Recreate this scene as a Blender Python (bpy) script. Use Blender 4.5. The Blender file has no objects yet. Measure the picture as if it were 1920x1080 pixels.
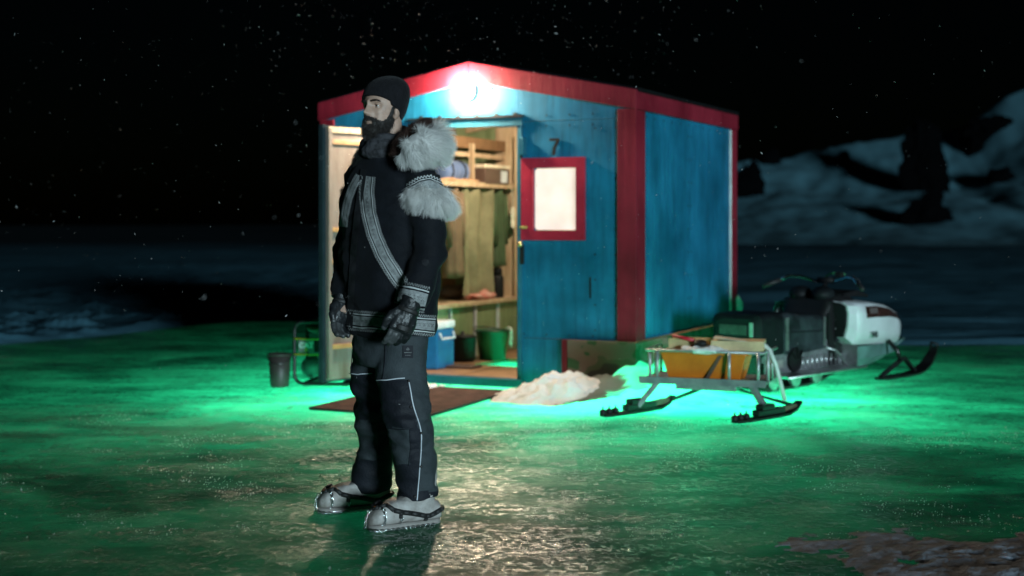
import bpy, bmesh, math, random
import numpy as np
from math import radians as R, sin, cos, pi
from mathutils import Vector, Matrix, noise
from mathutils.bvhtree import BVHTree

random.seed(7); rng = np.random.default_rng(7)
S = bpy.context.scene
COL = S.collection

# ------------------------------------------------------------------ camera, sky, sun, lamps, exposure
CAM_H = 1.26; FPX = 2667.0
cd = bpy.data.cameras.new('camera'); cam = bpy.data.objects.new('camera', cd); COL.objects.link(cam)
cam.location = (0, 0, CAM_H); cam.rotation_euler = (R(90), 0, 0)
cd.lens = 50; cd.sensor_width = 36; cd.shift_y = -120 / 1920
cd.clip_start = .05; cd.clip_end = 2000
cd.dof.use_dof = True; cd.dof.focus_distance = 6.0; cd.dof.aperture_fstop = 1.8; cd.dof.aperture_blades = 9
S.camera = cam

SUN_EL, SUN_AZ = 3.2, 25.0            # low cold light from behind the camera, to the right
w = bpy.data.worlds.new("World"); S.world = w; w.use_nodes = True
nt = w.node_tree; bg = nt.nodes['Background']
sky = nt.nodes.new('ShaderNodeTexSky'); sky.sky_type = 'NISHITA'; sky.sun_disc = False
sky.sun_elevation = R(SUN_EL); sky.sun_rotation = R(180 - SUN_AZ)
tint = nt.nodes.new('ShaderNodeMix'); tint.data_type = 'RGBA'; tint.blend_type = 'MULTIPLY'
tint.inputs[0].default_value = 1; tint.inputs[7].default_value = (.35, .8, 1.3, 1)
nt.links.new(sky.outputs[0], tint.inputs[6]); nt.links.new(tint.outputs[2], bg.inputs[0])
bg.inputs[1].default_value = 0.0003

sl = bpy.data.lights.new('sun', 'SUN'); sun = bpy.data.objects.new('sun', sl); COL.objects.link(sun)
sl.energy = 3.2; sl.angle = R(10); sl.color = (.66, .90, 1.0)
dirs = Vector((sin(R(SUN_AZ)) * cos(R(SUN_EL)), -cos(R(SUN_AZ)) * cos(R(SUN_EL)), sin(R(SUN_EL))))
sun.rotation_euler = dirs.to_track_quat('Z', 'Y').to_euler()

def point(name, loc, power, color, rad):
    l = bpy.data.lights.new(name, 'POINT'); l.energy = power; l.color = color; l.shadow_soft_size = rad
    o = bpy.data.objects.new(name, l); o.location = loc; COL.objects.link(o); return o

# green lamps hung in the water under the ice, below and around the hut
GREEN = (.03, 1.0, .41)
point('under_ice_lamp', (0.15, 11.9, -.95), 540, GREEN, .12)
point('under_ice_lamp', (1.8, 10.2, -.85), 370, GREEN, .12)
point('under_ice_lamp', (.45, 10.2, -.85), 350, GREEN, .12)
point('under_ice_lamp', (-1.3, 10.5, -.85), 230, GREEN, .12)

S.view_settings.view_transform = 'Standard'; S.view_settings.look = 'None'
S.view_settings.exposure = 0; S.view_settings.gamma = 1; S.view_settings.use_curve_mapping = False
S.render.engine = 'CYCLES'
S.cycles.use_denoising = True
S.cycles.sample_clamp_indirect = 6
S.cycles.max_bounces = 8; S.cycles.diffuse_bounces = 3; S.cycles.glossy_bounces = 3
S.cycles.transmission_bounces = 6; S.cycles.volume_bounces = 0
S.cycles.caustics_reflective = False; S.cycles.caustics_refractive = False

# ------------------------------------------------------------------ helpers
def P(px, py, d):
    """a point d metres in front of the camera, measured in photograph pixels"""
    return Vector(((px - 960) * d / FPX, d, CAM_H - (py - 420) * d / FPX))

class MB:
    def __init__(s): s.v = []; s.f = []; s.m = []
    def add(s, vs, fs, mi=0):
        o = len(s.v); s.v += [tuple(v) for v in vs]
        for f in fs: s.f.append(tuple(i + o for i in f)); s.m.append(mi)
        return s
    def box(s, x0, x1, y0, y1, z0, z1, mi=0, M=None):
        vs = [Vector((x, y, z)) for z in (z0, z1) for y in (y0, y1) for x in (x0, x1)]
        if M: vs = [M @ v for v in vs]
        return s.add(vs, [(0, 2, 3, 1), (4, 5, 7, 6), (0, 1, 5, 4), (2, 6, 7, 3), (0, 4, 6, 2), (1, 3, 7, 5)], mi)
    def bar(s, p, q, wd, ht, mi=0, up=(0, 0, 1)):
        p, q = Vector(p), Vector(q); d = (q - p).normalized(); a = d.cross(Vector(up))
        if a.length < 1e-4: a = d.cross(Vector((1, 0, 0)))
        a.normalize(); b = a.cross(d); a *= wd / 2; b *= ht / 2
        vs = [p - a - b, p + a - b, p + a + b, p - a + b, q - a - b, q + a - b, q + a + b, q - a + b]
        return s.add(vs, [(3, 2, 1, 0), (4, 5, 6, 7), (0, 1, 5, 4), (1, 2, 6, 5), (2, 3, 7, 6), (3, 0, 4, 7)], mi)
    def tube(s, pts, r, n=8, mi=0, closed=False, sq=1.0):
        pts = [Vector(p) for p in pts]; k = len(pts)
        rs = list(r) if isinstance(r, (list, tuple)) else [r] * k
        prev = None; rings = []
        for i, p in enumerate(pts):
            if closed: t = pts[(i + 1) % k] - pts[i - 1]
            else: t = pts[min(i + 1, k - 1)] - pts[max(i - 1, 0)]
            t.normalize()
            if prev is None:
                a = t.cross(Vector((0, 0, 1)))
                if a.length < .1: a = t.cross(Vector((0, 1, 0)))
            else: a = prev - t * prev.dot(t)
            a.normalize(); prev = a; b = t.cross(a)
            rings.append([p + (a * cos(2 * pi * j / n) + b * sin(2 * pi * j / n) * sq) * rs[i] for j in range(n)])
        return s.rings(rings, mi, closed)
    def rings(s, rings, mi=0, closed=False, caps=True):
        n = len(rings[0]); k = len(rings); vs = [v for r in rings for v in r]; fs = []
        for i in range(k if closed else k - 1):
            a, b = i * n, ((i + 1) % k) * n
            for j in range(n): fs.append((a + j, a + (j + 1) % n, b + (j + 1) % n, b + j))
        if caps and not closed: fs.append(tuple(range(n - 1, -1, -1))); fs.append(tuple((k - 1) * n + j for j in range(n)))
        return s.add(vs, fs, mi)
    def ell(s, c, rad, n=16, m=10, mi=0, M=None):
        c = Vector(c); rings = []
        for i in range(m + 1):
            th = pi * (i / m); th = min(max(th, .02), pi - .02)
            ring = []
            for j in range(n):
                v = Vector((rad[0] * sin(th) * cos(2 * pi * j / n), rad[1] * sin(th) * sin(2 * pi * j / n), -rad[2] * cos(th)))
                ring.append(c + (M @ v if M else v))
            rings.append(ring)
        return s.rings(rings, mi)
    def lathe(s, prof, n=20, mi=0, c=(0, 0, 0)):
        c = Vector(c)
        return s.rings([[c + Vector((r * cos(2 * pi * j / n), r * sin(2 * pi * j / n), z)) for j in range(n)] for r, z in prof], mi)
    def prism(s, poly, y0, y1, mi=0, ax='y'):
        def mk(a, b, t): return {'y': (a, t, b), 'x': (t, a, b), 'z': (a, b, t)}[ax]
        n = len(poly); vs = [mk(a, b, y0) for a, b in poly] + [mk(a, b, y1) for a, b in poly]
        fs = [tuple(range(n - 1, -1, -1)), tuple(range(n, 2 * n))] + [(i, (i + 1) % n, n + (i + 1) % n, n + i) for i in range(n)]
        return s.add(vs, fs, mi)
    def build(s, name, mats, parent=None, smooth=False, bevel=0, off=None, fix=True):
        me = bpy.data.meshes.new(name)
        vs = s.v if off is None else [(a - off[0], b - off[1], c - off[2]) for a, b, c in s.v]
        me.from_pydata(vs, [], s.f)
        mats = mats if isinstance(mats, (list, tuple)) else [mats]
        for m in mats: me.materials.append(m)
        if len(mats) > 1: me.polygons.foreach_set('material_index', s.m)
        if bevel or fix:
            bm = bmesh.new(); bm.from_mesh(me)
            if fix: bmesh.ops.recalc_face_normals(bm, faces=bm.faces)
            if bevel:
                es = [e for e in bm.edges if len(e.link_faces) == 2 and e.calc_face_angle(0) > R(35)]
                bmesh.ops.bevel(bm, geom=es, offset=bevel, segments=2, affect='EDGES', profile=.6)
            bm.to_mesh(me); bm.free()
        if smooth: me.polygons.foreach_set('use_smooth', [True] * len(me.polygons))
        me.update()
        return link(name, me, parent)

def link(name, me, parent=None):
    o = bpy.data.objects.new(name, me); COL.objects.link(o)
    if parent: o.parent = parent
    return o

def thing(name, label, cat, loc=(0, 0, 0), rz=0, group=None):
    o = bpy.data.objects.new(name, None); o.empty_display_size = .2; COL.objects.link(o)
    o.location = loc; o.rotation_euler = (0, 0, rz)
    return tag(o, label, cat, group)
def tag(o, label, cat, group=None):
    o['label'] = label; o['category'] = cat
    if group: o['group'] = group
    return o
def kind(o, k): o['kind'] = k; return o

def remesh(mb, voxel, smooth=2):
    me = bpy.data.meshes.new('tmp'); me.from_pydata(mb.v, [], mb.f)
    bm = bmesh.new(); bm.from_mesh(me); bmesh.ops.recalc_face_normals(bm, faces=bm.faces); bm.to_mesh(me); bm.free()
    o = bpy.data.objects.new('tmp', me); COL.objects.link(o)
    m = o.modifiers.new('r', 'REMESH'); m.mode = 'VOXEL'; m.voxel_size = voxel; m.use_smooth_shade = True
    if smooth:
        s = o.modifiers.new('s', 'SMOOTH'); s.factor = .5; s.iterations = smooth
    dg = bpy.context.evaluated_depsgraph_get()
    out = bpy.data.meshes.new_from_object(o.evaluated_get(dg))
    bpy.data.objects.remove(o); bpy.data.meshes.remove(me)
    return out
def getv(me):
    a = np.empty(len(me.vertices) * 3); me.vertices.foreach_get('co', a); return a.reshape(-1, 3)
def getn(me):
    a = np.empty(len(me.vertices) * 3); me.vertices.foreach_get('normal', a); return a.reshape(-1, 3)
def setv(me, v): me.vertices.foreach_set('co', np.ascontiguousarray(v, dtype=float).ravel()); me.update()
def nz(v, s, o=0): return noise.noise((v[0] * s + o, v[1] * s + o * 1.7, v[2] * s - o))

# ------------------------------------------------------------------ materials
def mat(name, col, rough=.6, metal=0, var=.25, vscale=6, bump=.15, bscale=80, spec=.5, col2=None, stretch=None, trans=0, emit=None, sheen=0, sss=0, coat=0):
    m = bpy.data.materials.new(name); m.use_nodes = True; t = m.node_tree; b = t.nodes['Principled BSDF']; L = t.links.new
    tc = t.nodes.new('ShaderNodeTexCoord'); mp = t.nodes.new('ShaderNodeMapping'); L(tc.outputs['Object'], mp.inputs[0])
    if stretch: mp.inputs['Scale'].default_value = stretch
    n = t.nodes.new('ShaderNodeTexNoise'); n.inputs['Scale'].default_value = vscale; n.inputs['Detail'].default_value = 6; n.inputs['Roughness'].default_value = .65
    L(mp.outputs[0], n.inputs['Vector'])
    r = t.nodes.new('ShaderNodeValToRGB'); L(n.outputs['Fac'], r.inputs[0])
    c2 = col2 or tuple(max(0, c * (1 - var)) for c in col)
    c1 = col if col2 else tuple(min(1, c * (1 + var * .6)) for c in col)
    r.color_ramp.elements[0].position = .35; r.color_ramp.elements[0].color = (*c2, 1)
    r.color_ramp.elements[1].position = .65; r.color_ramp.elements[1].color = (*c1, 1)
    L(r.outputs[0], b.inputs['Base Color'])
    rr = t.nodes.new('ShaderNodeMapRange'); L(n.outputs['Fac'], rr.inputs[0]); rr.inputs[3].default_value = max(.03, rough - .12); rr.inputs[4].default_value = min(1, rough + .12)
    L(rr.outputs[0], b.inputs['Roughness'])
    b.inputs['Metallic'].default_value = metal; b.inputs['Specular IOR Level'].default_value = spec
    if bump:
        bn = t.nodes.new('ShaderNodeTexNoise'); bn.inputs['Scale'].default_value = bscale; bn.inputs['Detail'].default_value = 4
        L(mp.outputs[0], bn.inputs['Vector'])
        bp = t.nodes.new('ShaderNodeBump'); bp.inputs['Strength'].default_value = bump; bp.inputs['Distance'].default_value = .01
        L(bn.outputs['Fac'], bp.inputs['Height']); L(bp.outputs[0], b.inputs['Normal'])
    if sheen: b.inputs['Sheen Weight'].default_value = sheen
    if coat: b.inputs['Coat Weight'].default_value = coat; b.inputs['Coat Roughness'].default_value = .15
    if sss:
        b.inputs['Subsurface Weight'].default_value = sss; b.inputs['Subsurface Radius'].default_value = (.01, .004, .002); b.inputs['Subsurface Scale'].default_value = .5
    if emit:
        b.inputs['Emission Color'].default_value = (*emit[:3], 1); b.inputs['Emission Strength'].default_value = emit[3]
    if trans:
        tr = t.nodes.new('ShaderNodeBsdfTranslucent'); L(r.outputs[0], tr.inputs[0])
        mx = t.nodes.new('ShaderNodeMixShader'); mx.inputs[0].default_value = trans
        L(b.outputs[0], mx.inputs[1]); L(tr.outputs[0], mx.inputs[2]); L(mx.outputs[0], t.nodes['Material Output'].inputs[0])
    return m

def paint(name, col, dirt, amount=.5, streak=True, rough=.5):
    """old brushed paint on plywood: mottled, with vertical dirt runs and worn patches"""
    m = bpy.data.materials.new(name); m.use_nodes = True; t = m.node_tree; b = t.nodes['Principled BSDF']; L = t.links.new; b.inputs['Specular IOR Level'].default_value = .22
    tc = t.nodes.new('ShaderNodeTexCoord')
    def nse(scale, vec, det=5, ro=.6):
        mp = t.nodes.new('ShaderNodeMapping'); mp.inputs['Scale'].default_value = vec; L(tc.outputs['Object'], mp.inputs[0])
        n = t.nodes.new('ShaderNodeTexNoise'); n.inputs['Scale'].default_value = scale; n.inputs['Detail'].default_value = det; n.inputs['Roughness'].default_value = ro
        L(mp.outputs[0], n.inputs['Vector']); return n.outputs['Fac']
    def ramp(f, a, b2):
        r = t.nodes.new('ShaderNodeMapRange'); L(f, r.inputs[0]); r.inputs[1].default_value = a; r.inputs[2].default_value = b2; return r.outputs[0]
    def mix(f, a, b2):
        x = t.nodes.new('ShaderNodeMix'); x.data_type = 'RGBA'; L(f, x.inputs[0])
        for i, c in ((6, a), (7, b2)):
            if isinstance(c, tuple): x.inputs[i].default_value = (*c, 1)
            else: L(c, x.inputs[i])
        return x.outputs[2]
    def mul(a, k):
        x = t.nodes.new('ShaderNodeMath'); x.operation = 'MULTIPLY'; L(a, x.inputs[0])
        if isinstance(k, float): x.inputs[1].default_value = k
        else: L(k, x.inputs[1])
        return x.outputs[0]
    light = tuple(min(1, c * 1.3 + .01) for c in col); dark = tuple(c * .52 for c in col)
    c = mix(ramp(nse(1.6, (1, 1, 1)), .3, .7), dark, light)
    c = mix(mul(ramp(nse(7, (3, 3, .25) if streak else (1, 1, 1), 6), .47, .75), amount), c, dirt)
    c = mix(mul(mul(ramp(nse(22, (2.5, 2.5, .09), 3), .56, .72), ramp(nse(1.3, (1, 1, 1)), .48, .62)), amount * 1.2), c, tuple(x * .5 for x in dirt))
    L(c, b.inputs['Base Color'])
    ro = t.nodes.new('ShaderNodeMapRange'); L(nse(9, (1, 1, .4)), ro.inputs[0]); ro.inputs[3].default_value = rough - .15; ro.inputs[4].default_value = rough + .25
    L(ro.outputs[0], b.inputs['Roughness'])
    bp = t.nodes.new('ShaderNodeBump'); bp.inputs['Strength'].default_value = .35; bp.inputs['Distance'].default_value = .006
    L(nse(26, (1, 1, .12), 6), bp.inputs['Height']); L(bp.outputs[0], b.inputs['Normal'])
    return m

M = {}
M['teal'] = paint('teal_paint', (.003, .128, .24), (.003, .05, .088), .65)
M['teal_trim'] = paint('teal_trim_paint', (.012, .11, .17), (.01, .05, .07), .4)
M['red'] = paint('red_paint', (.19, .005, .018), (.09, .005, .012), .4)
M['white_trim'] = mat('white_trim', (.62, .66, .68), .6)
M['wood'] = mat('pine_boards', (.60, .45, .29), .6, var=.4, vscale=5, stretch=(6, 6, .6), bump=.3, bscale=30, col2=(.38, .25, .14))
M['wood_dark'] = mat('brown_boards', (.27, .15, .07), .6, vscale=5, stretch=(6, 6, .6), bump=.3, bscale=30, col2=(.14, .07, .03))
M['ply'] = mat('worn_plywood', (.22, .18, .16), .7, vscale=3, stretch=(2.5, 2.5, .5), bump=.2, bscale=40, col2=(.12, .08, .06))
M['orange_wood'] = mat('varnished_batten', (.50, .27, .11), .45, vscale=8, col2=(.34, .16, .06))
M['floor_wood'] = mat('floor_boards', (.40, .23, .12), .45, vscale=5, stretch=(1, 5, 1), bump=.3, bscale=30, col2=(.16, .08, .04))
M['green_board'] = mat('green_boards', (.27, .33, .17), .5, vscale=4, stretch=(4, 4, .6), col2=(.15, .20, .09))
M['curtain'] = mat('olive_curtain', (.42, .38, .22), .8, vscale=5, col2=(.25, .24, .13), trans=.35, bump=.1)
M['roofing'] = mat('roof_felt', (.006, .006, .007), .95, spec=.05)
M['black'] = mat('black_plastic', (.010, .010, .011), .55, bump=.08, spec=.25)
M['blackmet'] = mat('black_steel', (.02, .02, .021), .35, metal=.4, bump=.1)
M['rubber'] = mat('black_rubber', (.015, .015, .015), .6, bump=.2)
M['grey_met'] = mat('grey_steel', (.22, .23, .24), .45, metal=.6, bump=.15, bscale=40)
M['alu'] = mat('dull_aluminium', (.50, .51, .52), .38, metal=.85, vscale=10, var=.35, bump=.12, bscale=30)
M['chrome'] = mat('chrome', (.75, .77, .78), .15, metal=1, bump=0)
M['brass'] = mat('brass', (.72, .50, .22), .3, metal=.9, bump=0)
M['snow'] = mat('packed_snow', (.82, .82, .82), .75, var=.08, bump=.8, bscale=45, spec=.3)

# ------------------------------------------------------------------ ice, snow and hills
def grid_obj(name, xs, ys, hfun, m, parent=None):
    X, Y = np.meshgrid(xs, ys); Z, attr = hfun(X, Y)
    nx, ny = len(xs), len(ys)
    v = np.stack([X, Y, Z], -1).reshape(-1, 3)
    i = np.arange(nx * ny).reshape(ny, nx)
    q = np.stack([i[:-1, :-1], i[:-1, 1:], i[1:, 1:], i[1:, :-1]], -1).reshape(-1, 4)
    me = bpy.data.meshes.new(name); me.vertices.add(len(v)); me.vertices.foreach_set('co', v.ravel())
    me.loops.add(q.size); me.loops.foreach_set('vertex_index', q.ravel().astype(np.int32))
    me.polygons.add(len(q)); me.polygons.foreach_set('loop_start', np.arange(0, q.size, 4, dtype=np.int32))
    me.polygons.foreach_set('use_smooth', np.ones(len(q), bool))
    me.update(calc_edges=True); me.materials.append(m)
    if attr is not None:
        a = me.attributes.new('snow', 'FLOAT', 'POINT'); a.data.foreach_set('value', attr.ravel().astype(np.float32))
    return link(name, me, parent)

def vnoise(X, Y, s, seed):
    """smooth value noise on arrays"""
    g = np.random.default_rng(seed).random((256, 256))
    x, y = X * s + 1000.3, Y * s + 1000.7
    xi, yi = np.floor(x).astype(int), np.floor(y).astype(int); fx, fy = x - xi, y - yi
    fx = fx * fx * (3 - 2 * fx); fy = fy * fy * (3 - 2 * fy)
    a = g[yi % 256, xi % 256]; b = g[yi % 256, (xi + 1) % 256]; c = g[(yi + 1) % 256, xi % 256]; d = g[(yi + 1) % 256, (xi + 1) % 256]
    return (a + (b - a) * fx) * (1 - fy) + (c + (d - c) * fx) * fy
def fbm(X, Y, s, seed, octv=4):
    t = 0; amp = 1; tot = 0
    for o in range(octv): t = t + amp * vnoise(X, Y, s * 2 ** o, seed + o); tot += amp; amp *= .5
    return t / tot
def sstep(a, b, x):
    t = np.clip((x - a) / (b - a), 0, 1); return t * t * (3 - 2 * t)

HUT = Vector((-.322, 11.156, 0)); HRZ = -R(25.41)
def hloc(X, Y):
    dx, dy = X - HUT.x, Y - HUT.y; c, s = cos(HRZ), sin(HRZ)
    return dx * c + dy * s, -dx * s + dy * c
def ice_h(X, Y):
    lx, ly = hloc(X, Y)
    # drift of snow banked against the right-hand side and the front corner of the hut
    dside = np.maximum(lx - 1.38, 0); on = sstep(-1.1, -.1, ly) * (1 - sstep(2.3, 3.2, ly)) * sstep(1.0, 1.35, lx)
    d1 = np.exp(-(dside / .42) ** 2) * on
    dfront = np.maximum(-ly - .02, 0); onf = sstep(.75, 1.15, lx) * (1 - sstep(1.5, 2.0, lx))
    d2 = np.exp(-(dfront / .32) ** 2) * onf * (ly < .3)
    n = fbm(X, Y, 5, 3)
    drift = np.maximum(d1, d2 * .8)
    drift = drift * (.72 + .56 * fbm(X, Y, 9, 15, 4))
    z = drift * (.10 + .16 * n + .05 * (fbm(X, Y, 17, 13, 3) - .5)) + .004 * (fbm(X, Y, 2.2, 11) - .5) * (1 + 4 * drift)
    thin = sstep(.52, .68, fbm(X * .8 + Y * .5, Y * 1.9, 1.1, 31)) * .45 * np.exp(-((X - .5) ** 2 / 14 + (Y - 10) ** 2 / 4)) + (.25 + .5 * sstep(.4, .6, fbm(X, Y * 1.4, 2.3, 33, 5))) * np.exp(-((X - .9) ** 2 / 2.2 + (Y - 9.75) ** 2 / .5))
    near = .22 * sstep(.42, .60, fbm(X, Y, 5, 37, 5)) * sstep(.9, 2.3, X + .35 * (Y - 5)) * sstep(6.6, 5.4, Y) * sstep(2.0, 3.2, Y)
    return z, np.clip(drift * 1.6 + thin + near, 0, 1)

def ice_mat():
    m = bpy.data.materials.new('lake_ice'); m.use_nodes = True; t = m.node_tree; L = t.links.new
    t.nodes.remove(t.nodes['Principled BSDF'])
    tc = t.nodes.new('ShaderNodeTexCoord')
    def nse(scale, vec=(1, 1, 1), det=6, ro=.6, dist=0):
        mp = t.nodes.new('ShaderNodeMapping'); mp.inputs['Scale'].default_value = vec; L(tc.outputs['Object'], mp.inputs[0])
        n = t.nodes.new('ShaderNodeTexNoise'); n.inputs['Scale'].default_value = scale; n.inputs['Detail'].default_value = det
        n.inputs['Roughness'].default_value = ro; n.inputs['Distortion'].default_value = dist; L(mp.outputs[0], n.inputs['Vector']); return n.outputs['Fac']
    def rng_(f, a, b, c=0, d=1):
        r = t.nodes.new('ShaderNodeMapRange'); L(f, r.inputs[0])
        for i, x in enumerate((a, b, c, d)): r.inputs[i + 1].default_value = x
        return r.outputs[0]
    def op(o, a, b):
        x = t.nodes.new('ShaderNodeMath'); x.operation = o
        for i, c in enumerate((a, b)):
            if isinstance(c, (int, float)): x.inputs[i].default_value = c
            else: L(c, x.inputs[i])
        return x.outputs[0]
    def mix(f, a, b):
        x = t.nodes.new('ShaderNodeMix'); x.data_type = 'RGBA'; L(f, x.inputs[0]); x.inputs[6].default_value = (*a, 1); x.inputs[7].default_value = (*b, 1); return x.outputs[2]
    at = t.nodes.new('ShaderNodeAttribute'); at.attribute_name = 'snow'; snow = at.outputs['Fac']
    big = rng_(nse(.75, (1, 1.35, 1), 6, .55, .8), .36, .68)                 # cloudy against clear ice
    mid = rng_(nse(3.2, (1, 1.7, 1), 8, .68, .3), .46, .66)                 # frost patches
    fine = op('MULTIPLY', rng_(nse(11, (1, 1.1, 1), 7, .8), .46, .60), rng_(nse(48, (1, 1.0, 1), 4, .8), .42, .58))                      # frost grains
    frost = op('MULTIPLY', mid, op('ADD', op('MULTIPLY', fine, .88), .12))
    cloud = op('MAXIMUM', op('MULTIPLY', big, .6), op('MULTIPLY', frost, 1.0))
    cloud = op('MAXIMUM', cloud, snow)
    dcl = op('MAXIMUM', op('MULTIPLY', big, .03), op('MAXIMUM', op('MULTIPLY', frost, .9), op('MULTIPLY', snow, 2.6)))
    dcol = mix(dcl, (.004, .008, .010), (.085, .083, .08))
    gr = rng_(nse(5.5, (1, 1.25, 1), 14, .82), .40, .60)
    tcol = mix(op('MAXIMUM', op('MULTIPLY', op('ADD', op('MULTIPLY', big, .80), op('MULTIPLY', mid, .20)), op('ADD', .62, op('MULTIPLY', gr, .38))), op('MULTIPLY', snow, .85)), (.055, .075, .075), (.46, .50, .49))
    hgt = op('ADD', op('MULTIPLY', nse(160, (1, 1, 1), 3, .7), .35), op('ADD', op('MULTIPLY', nse(28, (1, 1, 1), 5, .65), .5), op('MULTIPLY', frost, .55)))
    bp = t.nodes.new('ShaderNodeBump'); bp.inputs['Strength'].default_value = .4; bp.inputs['Distance'].default_value = .012; L(hgt, bp.inputs['Height'])
    df = t.nodes.new('ShaderNodeBsdfDiffuse'); L(dcol, df.inputs[0]); L(bp.outputs[0], df.inputs['Normal'])
    tr = t.nodes.new('ShaderNodeBsdfTranslucent'); L(tcol, tr.inputs[0])
    m1 = t.nodes.new('ShaderNodeAddShader'); L(df.outputs[0], m1.inputs[0]); L(tr.outputs[0], m1.inputs[1])
    g2 = t.nodes.new('ShaderNodeBsdfGlossy'); g2.inputs['Roughness'].default_value = .24
    b2 = t.nodes.new('ShaderNodeBump'); b2.inputs['Strength'].default_value = 1.0; b2.inputs['Distance'].default_value = .02
    L(op('ADD', op('MULTIPLY', nse(55, (1, 1, 1), 4, .75), .6), op('MULTIPLY', nse(14, (1, 1, 1), 4, .6), 1.0)), b2.inputs['Height']); L(b2.outputs[0], g2.inputs['Normal'])
    gl = t.nodes.new('ShaderNodeBsdfGlossy'); gl.inputs['Color'].default_value = (1, 1, 1, 1)
    ro = op('ADD', rng_(nse(2.1, (1, 1.5, 1), 6, .6), .35, .65, .10, .26), op('MULTIPLY', cloud, .22)); L(ro, gl.inputs['Roughness']); L(bp.outputs[0], gl.inputs['Normal'])
    fr = t.nodes.new('ShaderNodeFresnel'); fr.inputs[0].default_value = 1.31; L(bp.outputs[0], fr.inputs['Normal'])
    grit = op('MULTIPLY', rng_(nse(26, (1, .8, 1), 8, .85), .47, .60), rng_(nse(2.6, (1, 1.5, 1), 7, .75), .40, .58))
    fac = op('MULTIPLY', op('MULTIPLY', fr.outputs[0], op('ADD', .14, op('MULTIPLY', grit, 2.7))), op('SUBTRACT', 1.0, op('MULTIPLY', snow, .9)))
    m2 = t.nodes.new('ShaderNodeMixShader'); L(fac, m2.inputs[0]); L(m1.outputs[0], m2.inputs[1])
    gm = t.nodes.new('ShaderNodeMixShader'); L(rng_(nse(1.3, (1, 1.6, 1), 7, .7), .44, .60, .05, .62), gm.inputs[0]); L(gl.outputs[0], gm.inputs[1]); L(g2.outputs[0], gm.inputs[2]); L(gm.outputs[0], m2.inputs[2])
    L(m2.outputs[0], t.nodes['Material Output'].inputs[0])
    return m
def axis(a, b, step, lo, hi, grow=1.35):
    mid = list(np.arange(a, b + 1e-6, step)); l = []; r = []; d = step; x = a
    while x > lo: d *= grow; x -= d; l.append(x)
    d = step; x = mid[-1]
    while x < hi: d *= grow; x += d; r.append(x)
    return np.array(l[::-1] + mid + r)
ice = kind(grid_obj('ice', axis(-5, 6, .05, -70, 70), axis(3.5, 15.5, .05, -60, 24), ice_h, ice_mat()), 'structure')

# the snow field beyond the swept ice, out to the horizon
def snow_mat(name, col, bump=.5, bs=9, rough=.8):
    m = mat(name, col, rough, var=.12, vscale=.35, bump=bump, bscale=bs, spec=.2); return m
def yb(X):   # where the bare ice stops
    t = 14.6 + 3.6 * np.exp(-((X + 2.5) / 1.7) ** 2)
    return t + .5 * (vnoise(X, X * 0, .9, 5) - .5)
xs = np.linspace(-1.15, 1.15, 420); ts = np.concatenate([np.linspace(0, .25, 90), .25 * (1.055 ** np.arange(1, 105))])
def field():
    A, T = np.meshgrid(xs, ts)
    y0 = yb(A * 15); Y = y0 * (1 + T); X = A * Y
    edge = sstep(0, .035, T)
    n = fbm(X, Y * 2.0, .9, 21, 5) - .5; n2 = fbm(X, Y * 1.6, .16, 41, 4) - .5
    left = sstep(1.0, -3.0, X) * (1 - sstep(25, 60, Y))
    lump = np.maximum(fbm(X, Y * 1.3, 2.4, 61, 4) - .52, 0) * 2.2 * left
    Z = -.03 + edge * (.085 + .05 * n + .25 * n2 * sstep(0, .4, T) + lump * .14) + .02 * n * edge
    return X, Y, Z
X, Y, Z = field()
def raw_grid(name, X, Y, Z, m):
    ny, nx = X.shape; v = np.stack([X, Y, Z], -1).reshape(-1, 3); i = np.arange(nx * ny).reshape(ny, nx)
    q = np.stack([i[:-1, :-1], i[:-1, 1:], i[1:, 1:], i[1:, :-1]], -1).reshape(-1, 4)
    me = bpy.data.meshes.new(name); me.vertices.add(len(v)); me.vertices.foreach_set('co', v.ravel())
    me.loops.add(q.size); me.loops.foreach_set('vertex_index', q.ravel().astype(np.int32))
    me.polygons.add(len(q)); me.polygons.foreach_set('loop_start', np.arange(0, q.size, 4, dtype=np.int32))
    me.polygons.foreach_set('use_smooth', np.ones(len(q), bool)); me.update(calc_edges=True); me.materials.append(m)
    return link(name, me)
def far_falloff(m):
    # light falloff painted into the snow colour: darker with distance, broken by noise
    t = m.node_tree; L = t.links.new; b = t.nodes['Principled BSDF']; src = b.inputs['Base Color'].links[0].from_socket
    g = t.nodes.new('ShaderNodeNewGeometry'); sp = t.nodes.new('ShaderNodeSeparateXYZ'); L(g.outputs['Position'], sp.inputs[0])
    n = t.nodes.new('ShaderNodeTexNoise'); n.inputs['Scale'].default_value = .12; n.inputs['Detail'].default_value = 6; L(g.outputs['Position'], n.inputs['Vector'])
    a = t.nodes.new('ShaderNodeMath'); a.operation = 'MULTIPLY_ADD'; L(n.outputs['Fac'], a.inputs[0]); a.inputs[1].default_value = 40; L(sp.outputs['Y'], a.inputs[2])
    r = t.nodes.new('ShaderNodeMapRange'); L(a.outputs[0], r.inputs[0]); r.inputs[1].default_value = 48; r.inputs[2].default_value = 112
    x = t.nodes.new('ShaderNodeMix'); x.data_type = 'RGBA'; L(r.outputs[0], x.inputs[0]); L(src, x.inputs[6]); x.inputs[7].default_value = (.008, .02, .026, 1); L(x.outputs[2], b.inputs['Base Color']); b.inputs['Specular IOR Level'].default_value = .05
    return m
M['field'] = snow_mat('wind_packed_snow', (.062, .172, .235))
kind(raw_grid('snow_field', X, Y, Z, far_falloff(M['field'])), 'structure')

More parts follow.
